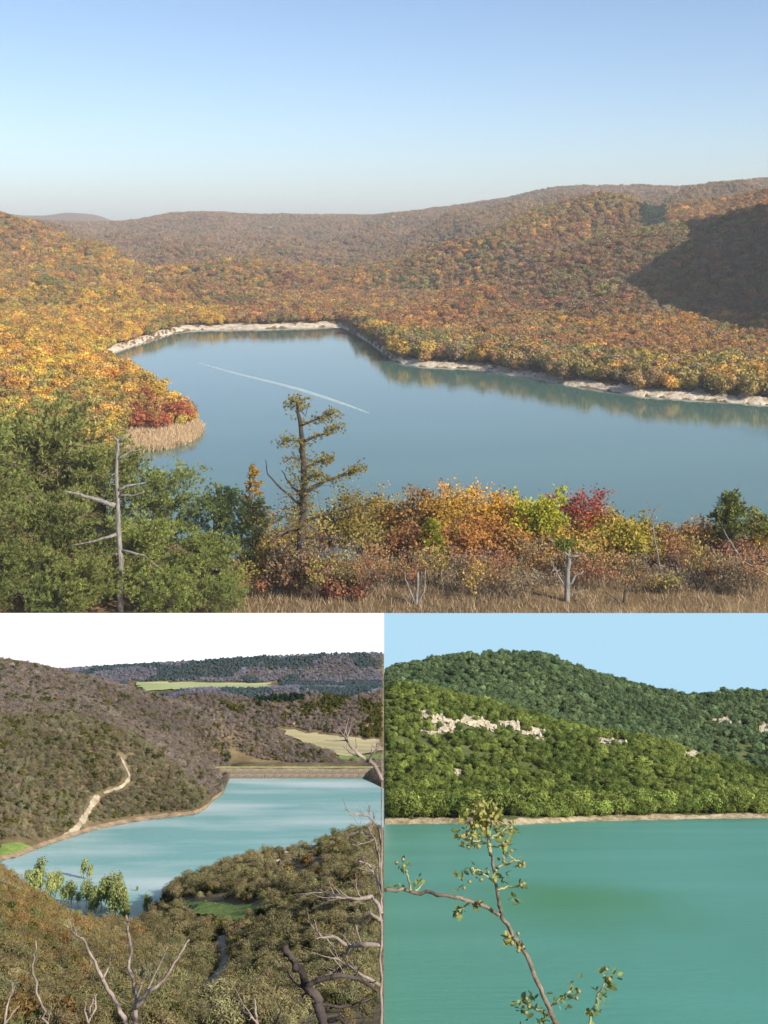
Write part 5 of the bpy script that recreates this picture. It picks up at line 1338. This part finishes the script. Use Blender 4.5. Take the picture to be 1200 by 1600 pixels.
for (x, y, w, h, k, lb) in CLIFF:
    c0 = P3_.hit(x, y, 150)
    r = empty('cliff', P3_.M @ Matrix.Translation(tuple(c0)))
    # the broken face itself: a ragged sheet of rock proud of the slope
    a_ = np.linspace(0, 1, 16); b_ = np.linspace(0, 1, 12)
    hx = np.array([[P3_.hit(x + w * 1.1 * (2 * s_ - 1), y + (2 * s_ - 1) * h * 0.5 * (1 if x < 900 else 0.2) + h * 0.9 * (1 - 2 * t_), 150) for s_ in a_] for t_ in b_])
    jag = fbm(hx[..., 0] * 1.1, hx[..., 1] * 1.1 + hx[..., 2], 4, k)
    rel = hx - c0
    rel[..., 1] -= 0.25 * np.abs(fbm(hx[..., 0] * 2.2, hx[..., 2] * 1.2, 3, k + 7)) + 0.05; rel[..., 2] += 0.05 + 0.26 * np.abs(fbm(hx[..., 0] * 2.6, hx[..., 2] * 1.5, 3, k + 3))
    rad = np.hypot((2 * a_ - 1)[None, :], (2 * b_ - 1)[:, None])
    sel = rad + 1.5 * jag < 0.72
    Vv = rel.reshape(-1, 3); Ff = [(i_ * 16 + j_, i_ * 16 + j_ + 1, (i_ + 1) * 16 + j_ + 1, (i_ + 1) * 16 + j_) for i_ in range(11) for j_ in range(15) if sel[i_, j_] or sel[i_ + 1, j_ + 1]]
    if Ff: link('rock_face', new_mesh('rock_face', Vv, Ff, [M_CLIFF]), r)
    for i_ in range(0, 12, 3):
        for j_ in range(0, 16, 3):
            if sel[i_, j_]: cliffpx.append((x + w * 1.1 * (2 * a_[j_] - 1), y + (2 * a_[j_] - 1) * h * 0.5 * (1 if x < 900 else 0.2) + h * 0.9 * (1 - 2 * b_[i_])))
    for i in range(max(2, k // 3)):
        fx = rng.uniform(-1, 1); xx = x + w * fx; yy = y + fx * h * 0.5 * (1 if x < 900 else 0.2) + rng.uniform(-0.6, 0.6) * h
        p = P3_.hit(xx, yy, 150) - c0
        s = rng.uniform(0.10, 0.32)
        o = link('rock_block', BLOCK[rng.integers(0, 5)], r)
        o.location = (p[0], p[1] - 0.25, p[2] + 0.15); o.rotation_euler = (rng.uniform(-.3, .3), rng.uniform(-.3, .3), rng.uniform(0, 6)); o.scale = (s * 1.1, s, s * rng.uniform(0.8, 1.7))
        cliffpx.append((xx, yy))
    tag(r, lb, 'cliff', 'pale cliffs on the green hill')
cliffpx = np.array(cliffpx)

# ---- green woods
CROWN_G = [crown_mesh('green_crown', 900 + i, 15, 85, 0.040, 0.03, 0.5) for i in range(6)]
P3_.cover(lambda u, d, z: np.where(z > 0.4, 0.9, 0.0))
rng = np.random.default_rng(33)
us, ds = polar_points(rng, 0.0012, 0.345, 168, 294, lambda d: 0.80 + 0.0008 * (d - 170))
zs = P3_.h(us, ds); Xp = us * ds
px_, py_ = P3_.pxv(Xp, ds, zs)
shore = np.interp(us, U3, T4d)
hgt = (1.05 + 0.85 * np.exp(-((ds - shore - 4) / 6) ** 2)) * rng.uniform(0.6, 1.35, len(us)) * np.exp(rng.normal(0, 0.18, len(us)))
bad = (ds < shore + 1.9 + 1.6 * fbm(Xp / 4, Xp * 0, 3, 66) + 0.6 * rng.uniform(-1, 1, len(us)))
for (cx, cy) in cliffpx:
    bad |= (np.abs(px_ - cx) < 4) & (py_ - cy > -2) & (py_ - cy < 8)
thin = fbm(Xp / 7, ds / 5, 3, 55)
bad |= (thin > rng.uniform(0.05, 0.8, len(us))) & (ds > shore + 14)
hgt = np.minimum(hgt, np.maximum(Xp / 0.7, 0.05)); bad |= hgt < 0.45
keep = ~bad & P3_.visible(us, ds, zs + hgt + 0.4)
us, ds, zs, hgt, Xp, px_, py_, shore = [a[keep] for a in (us, ds, zs, hgt, Xp, px_, py_, shore)]
n = len(us)
nn = fbm(Xp / 6, ds / 6, 3, 56)
g = np.clip(rng.uniform(size=n) * 0.7 + 0.3 + 0.7 * nn, 0, 1)[:, None]
tint = (1 - g) * np.array((0.080, 0.130, 0.032)) + g * np.array((0.235, 0.285, 0.07))
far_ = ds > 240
tint[far_] = ((1 - g) * np.array((0.095, 0.155, 0.075)) + g * np.array((0.17, 0.235, 0.105)))[far_]  # far hill painted lighter and bluer in place of haze
tint *= np.exp(rng.normal(0, 0.24, (n, 1)))
wide = rng.uniform(0.85, 1.2, n); scl = np.stack([hgt * wide, hgt * wide, hgt], 1); rz = rng.uniform(0, 6.28, n); pick = rng.integers(0, 6, n)
Pt = np.stack([Xp, ds, zs - 0.12], 1)
inframe = (px_ > 603) & (px_ < 1197) & P3_.visible(us, ds, zs + hgt * 0.8, 0.992)
order = np.argsort(-(hgt / ds) * inframe - inframe * 1.0); ind = order[:300]
rest = np.ones(n, bool); rest[ind] = False
src = {}
for i in ind:
    third = ['by the left frame edge', 'behind the rose tip', 'right of the rose tip', 'left of the middle', 'right of the middle', 'toward the right', 'by the right frame edge'][int(np.searchsorted([680, 790, 870, 940, 1030, 1120], px_[i]))]; big = 'big ' if hgt[i] > 2.2 else 'small ' if hgt[i] < 1.7 else ''
    low = 'on the bank' if ds[i] < shore[i] + 6 else 'a little way upslope'
    c_ = 'dark green' if g[i, 0] < 0.35 else 'mid green' if g[i, 0] < 0.7 else 'light green'
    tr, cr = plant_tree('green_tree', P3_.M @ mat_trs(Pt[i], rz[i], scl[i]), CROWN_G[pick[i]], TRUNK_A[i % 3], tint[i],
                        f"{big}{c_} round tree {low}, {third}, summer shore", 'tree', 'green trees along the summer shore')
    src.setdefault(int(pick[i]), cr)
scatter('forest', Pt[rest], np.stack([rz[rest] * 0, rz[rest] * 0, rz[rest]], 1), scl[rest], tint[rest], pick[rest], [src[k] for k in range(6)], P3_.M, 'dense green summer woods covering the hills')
print('forest 3:', rest.sum())

# ---- the rose branch close to the camera
M_STEM = noise_mat('rose_stem', 60.0, [(0.3, (0.08, 0.06, 0.045)), (0.7, (0.26, 0.21, 0.155))], bump=0.5)
M_TWIGG = noise_mat('rose_twig', 60.0, [(0.3, (0.22, 0.24, 0.09)), (0.7, (0.40, 0.38, 0.20))], bump=0.3)
M_HIP = noise_mat('rose_hip', 120.0, [(0.35, (0.22, 0.25, 0.07)), (0.55, (0.28, 0.22, 0.08)), (0.75, (0.26, 0.11, 0.06))], rough=0.45, bump=0.2)
M_SEPAL = noise_mat('dry_sepal', 80.0, [(0.3, (0.16, 0.10, 0.05)), (0.7, (0.34, 0.24, 0.13))])
RD = 3.0
rng = np.random.default_rng(77)
root = P3_.pt(884, 1640, RD); root[2] = 3.1
rose = empty('rose_branch', P3_.M @ Matrix.Translation(tuple(root)))
def rpt(x, y, dj=0.0): return P3_.pt(x, y, RD + dj) - root
def rtube(name, path, r0, r1, m, dj=0.03):
    A = np.array([rpt(x, y, rng.uniform(-dj, dj)) if not isinstance(x, str) else (0, 0, 0) for x, y in path])
    t_ = np.linspace(0, 1, len(A)); tt = np.linspace(0, 1, 5 * len(A) - 4)
    Q = np.stack([np.interp(tt, t_, A[:, j]) for j in range(3)], 1); Q = np.stack([smooth(Q[:, j], 1) for j in range(3)], 1)
    Q[1:-1] += rng.normal(0, 0.0014, (len(Q) - 2, 3))
    Q[:, 0] = np.maximum(Q[:, 0], 0.002 - root[0])
    tb = Tube(7); tb.add(Q, r0, r1, 0.12, rng); link(name, tb.mesh(name, [m]), rose); return Q
main = rtube('stem', [(905, 1900), (890, 1680), (872, 1606), (860, 1580), (845, 1548), (822, 1492), (797, 1455), (783, 1428)], 0.0054, 0.0042, M_STEM)
up1 = rtube('stem', [(783, 1428), (777, 1395), (770, 1350), (766, 1330)], 0.0040, 0.0030, M_STEM)
tw = [rtube('twig', [(766, 1334), (763, 1305), (758, 1280), (755, 1265)], 0.0042, 0.003, M_TWIGG), rtube('twig', [(783, 1430), (760, 1418), (725, 1404), (690, 1398), (650, 1393), (596, 1391)], 0.0042, 0.0034, M_STEM),
      rtube('twig', [(642, 1392), (638, 1372), (631, 1352)], 0.0026, 0.0018, M_TWIGG), rtube('twig', [(772, 1360), (785, 1352), (800, 1346), (812, 1344)], 0.0024, 0.0016, M_TWIGG), rtube('twig', [(775, 1392), (795, 1386), (812, 1384)], 0.0024, 0.0016, M_TWIGG),
      rtube('twig', [(774, 1380), (750, 1360), (735, 1358)], 0.0022, 0.0015, M_TWIGG), rtube('twig', [(765, 1320), (740, 1312), (715, 1306)], 0.0024, 0.0016, M_TWIGG), rtube('twig', [(765, 1310), (782, 1300), (800, 1292)], 0.0024, 0.0016, M_TWIGG),
      rtube('twig', [(763, 1322), (785, 1322), (805, 1346)], 0.002, 0.0014, M_TWIGG), rtube('twig', [(735, 1407), (726, 1416), (718, 1425)], 0.0022, 0.0015, M_TWIGG), rtube('twig', [(862, 1586), (840, 1578), (822, 1568)], 0.0026, 0.0018, M_TWIGG),
      rtube('twig', [(858, 1578), (875, 1560), (893, 1548)], 0.0026, 0.0018, M_TWIGG), rtube('twig', [(925, 1660), (920, 1600), (932, 1560), (948, 1528)], 0.0028, 0.0018, M_TWIGG), rtube('twig', [(648, 1392), (655, 1386), (660, 1380)], 0.002, 0.0014, M_TWIGG)]
leafm = new_mesh('leaf', [(0, 0, 0), (0.25, 0.28, 0.06), (0.6, 0.30, 0.07), (1, 0, 0.0), (0.6, -0.30, 0.07), (0.25, -0.28, 0.06), (0.5, 0, -0.04)], [(0, 6, 1), (1, 6, 2), (2, 6, 3), (3, 6, 4), (4, 6, 5), (5, 6, 0)], [M_LEAF], True)
hb = []
def hip_mesh():
    pr = [(0, 0.0), (0.55, 0.12), (0.92, 0.45), (1.0, 0.85), (0.85, 1.25), (0.45, 1.5), (0.22, 1.56), (0, 1.5)]
    V = []; Fa = []
    for r_, z_ in pr:
        for j in range(8): V.append((r_ * math.cos(j * math.pi / 4), r_ * math.sin(j * math.pi / 4), z_))
    for i in range(len(pr) - 1):
        for j in range(8): Fa.append((i * 8 + j, i * 8 + (j + 1) % 8, (i + 1) * 8 + (j + 1) % 8, (i + 1) * 8 + j))
    return new_mesh('hip', V, Fa, [M_HIP], True)
hipm = hip_mesh()
sepm = new_mesh('sepals', [(0, 0, 1.45)] + [q for j in range(5) for q in ((0.12 * math.cos(j * 1.257 + .4), 0.12 * math.sin(j * 1.257 + .4), 1.5), (0.9 * math.cos(j * 1.257), 0.9 * math.sin(j * 1.257), 2.0), (0.12 * math.cos(j * 1.257 - .4), 0.12 * math.sin(j * 1.257 - .4), 1.5))],
                [(1 + 3 * j, 2 + 3 * j, 3 + 3 * j) for j in range(5)], [M_SEPAL])
def put_leaf(p, s, tintv, dirv=None):
    o = link('leaf', leafm, rose); d_ = Vector(dirv) if dirv is not None else Vector(rng.normal(size=3)); d_.normalize()
    o.location = tuple(p); o.rotation_euler = (d_.to_track_quat('X', 'Z') @ Matrix.Rotation(rng.uniform(-1.2, 1.2), 4, 'X').to_quaternion()).to_euler(); o.scale = (s, s * rng.uniform(0.75, 1.1), s)
    o['tint'] = [float(v) for v in tintv]
def put_hip(p, s, dirv):
    o = link('hip', hipm, rose); d_ = Vector(dirv); d_.normalize(); o.location = tuple(p); o.rotation_euler = d_.to_track_quat('Z', 'X').to_euler(); o.scale = (s, s, s)
    q = link('sepals', sepm, o)
CLU = [  # x, y, spread px, leaves, hips, yellowness
    (752, 1272, 24, 62, 12, 1.0), (775, 1285, 18, 34, 7, 0.9), (745, 1292, 18, 30, 5, 0.9), (720, 1305, 9, 8, 3, 0.7), (735, 1318, 10, 9, 2, 0.8), (798, 1296, 9, 8, 3, 0.6), (788, 1314, 9, 7, 3, 0.5), (806, 1348, 9, 6, 3, 0.5), (786, 1342, 9, 7, 2, 0.6),
    (815, 1384, 7, 4, 2, 0.3), (803, 1400, 8, 5, 0, 0.4), (752, 1362, 9, 6, 2, 0.4), (736, 1358, 6, 4, 1, 0.4), (784, 1372, 9, 7, 1, 0.2), (722, 1378, 8, 5, 2, 0.5), (718, 1424, 11, 10, 1, 0.2), (745, 1412, 8, 6, 1, 0.3), (630, 1348, 8, 6, 3, 0.2),
    (656, 1376, 8, 6, 0, 0.1), (620, 1382, 7, 5, 0, 0.2), (800, 1468, 10, 9, 4, 1.0), (808, 1480, 7, 4, 2, 0.9), (822, 1570, 15, 18, 4, 0.4), (848, 1592, 12, 10, 1, 0.3), (895, 1548, 10, 8, 3, 0.5), (880, 1568, 11, 9, 0, 0.4), (948, 1530, 13, 14, 2, 0.3), (938, 1555, 12, 11, 0, 0.3), (925, 1582, 10, 9, 0, 0.3)]
for (x, y, sp, nlv, nh, yel) in CLU:
    for _ in range(int(nlv * 1.7)):
        p = rpt(x + rng.normal(0, sp * 0.6), y + rng.normal(0, sp * 0.6), rng.normal(0, sp * 0.6 / FPX * RD))
        if p[0] + root[0] < 0.012: continue
        f = np.clip(yel + rng.uniform(-0.35, 0.35), 0, 1)
        put_leaf(p, rng.uniform(0.009, 0.018), (1 - f) * np.array((0.22, 0.34, 0.12)) + f * np.array((0.58, 0.60, 0.16)))
    for _ in range(nh):
        p = rpt(x + rng.normal(0, sp * 0.5), y + rng.normal(0, sp * 0.5), rng.normal(-0.01, sp * 0.4 / FPX * RD))
        put_hip(p, rng.uniform(0.0036, 0.0052), rng.normal(size=3) * 0.7 + np.array((0.1, -0.2, 0.2)))
tag(rose, 'dog rose branch with hips rising in front of the green lake', 'rose branch')

# ------------------------------------------------------------------ backdrops of sky behind the two lower views
def sky_panel(x0, x1, y, m, label):
    z1 = CAMZ - (960 - YH1) / FPX * y; z0 = z1 - 0.16 * y
    X0 = (x0 - 600) / FPX * y; X1 = (x1 - 600) / FPX * y
    V = [(X0, y, z0), (X1, y, z0), (X1, y, z1), (X0, y, z1), (X0, y + 1, z0), (X1, y + 1, z0), (X1, y + 1, z1), (X0, y + 1, z1)]
    Fa = [(0, 1, 2, 3), (5, 4, 7, 6), (0, 3, 7, 4), (1, 5, 6, 2), (3, 2, 6, 7), (0, 4, 5, 1)]
    tag(link('sky', new_mesh('sky', V, Fa, [m])), label, kind='structure')
sky_panel(-260, 600, 291.0, sky_mat('white_sky', (1.0, 0.995, 0.97), 1.02), 'bright white sky over the spring valley')
sky_panel(600, 1460, 291.0, sky_mat('summer_sky', (0.45, 0.73, 0.92), 0.72), 'clear pale blue sky over the green hills')

# ------------------------------------------------------------------ the hazy air over the lake and hills
hz, hnt, hout = mat('haze')
pv = hnt.nodes.new('ShaderNodeVolumePrincipled')
pv.inputs['Color'].default_value = (0.92, 0.95, 1.0, 1)
pv.inputs['Density'].default_value = 0.000056
pv.inputs['Anisotropy'].default_value = 0.0
hnt.links.new(pv.outputs['Volume'], hout.inputs['Volume'])
x0, x1, y0, y1, z0, z1 = -9000, 9000, -300, 13600, -14, 420
V = [(x0, y0, z0), (x1, y0, z0), (x1, y1, z0), (x0, y1, z0), (x0, y0, z1), (x1, y0, z1), (x1, y1, z1), (x0, y1, z1)]
haze = link('haze', new_mesh('haze', V, [(3, 2, 1, 0), (4, 5, 6, 7), (0, 1, 5, 4), (1, 2, 6, 5), (2, 3, 7, 6), (3, 0, 4, 7)], [hz]))
tag(haze, 'thin blue haze in the air over the hills', kind='stuff')
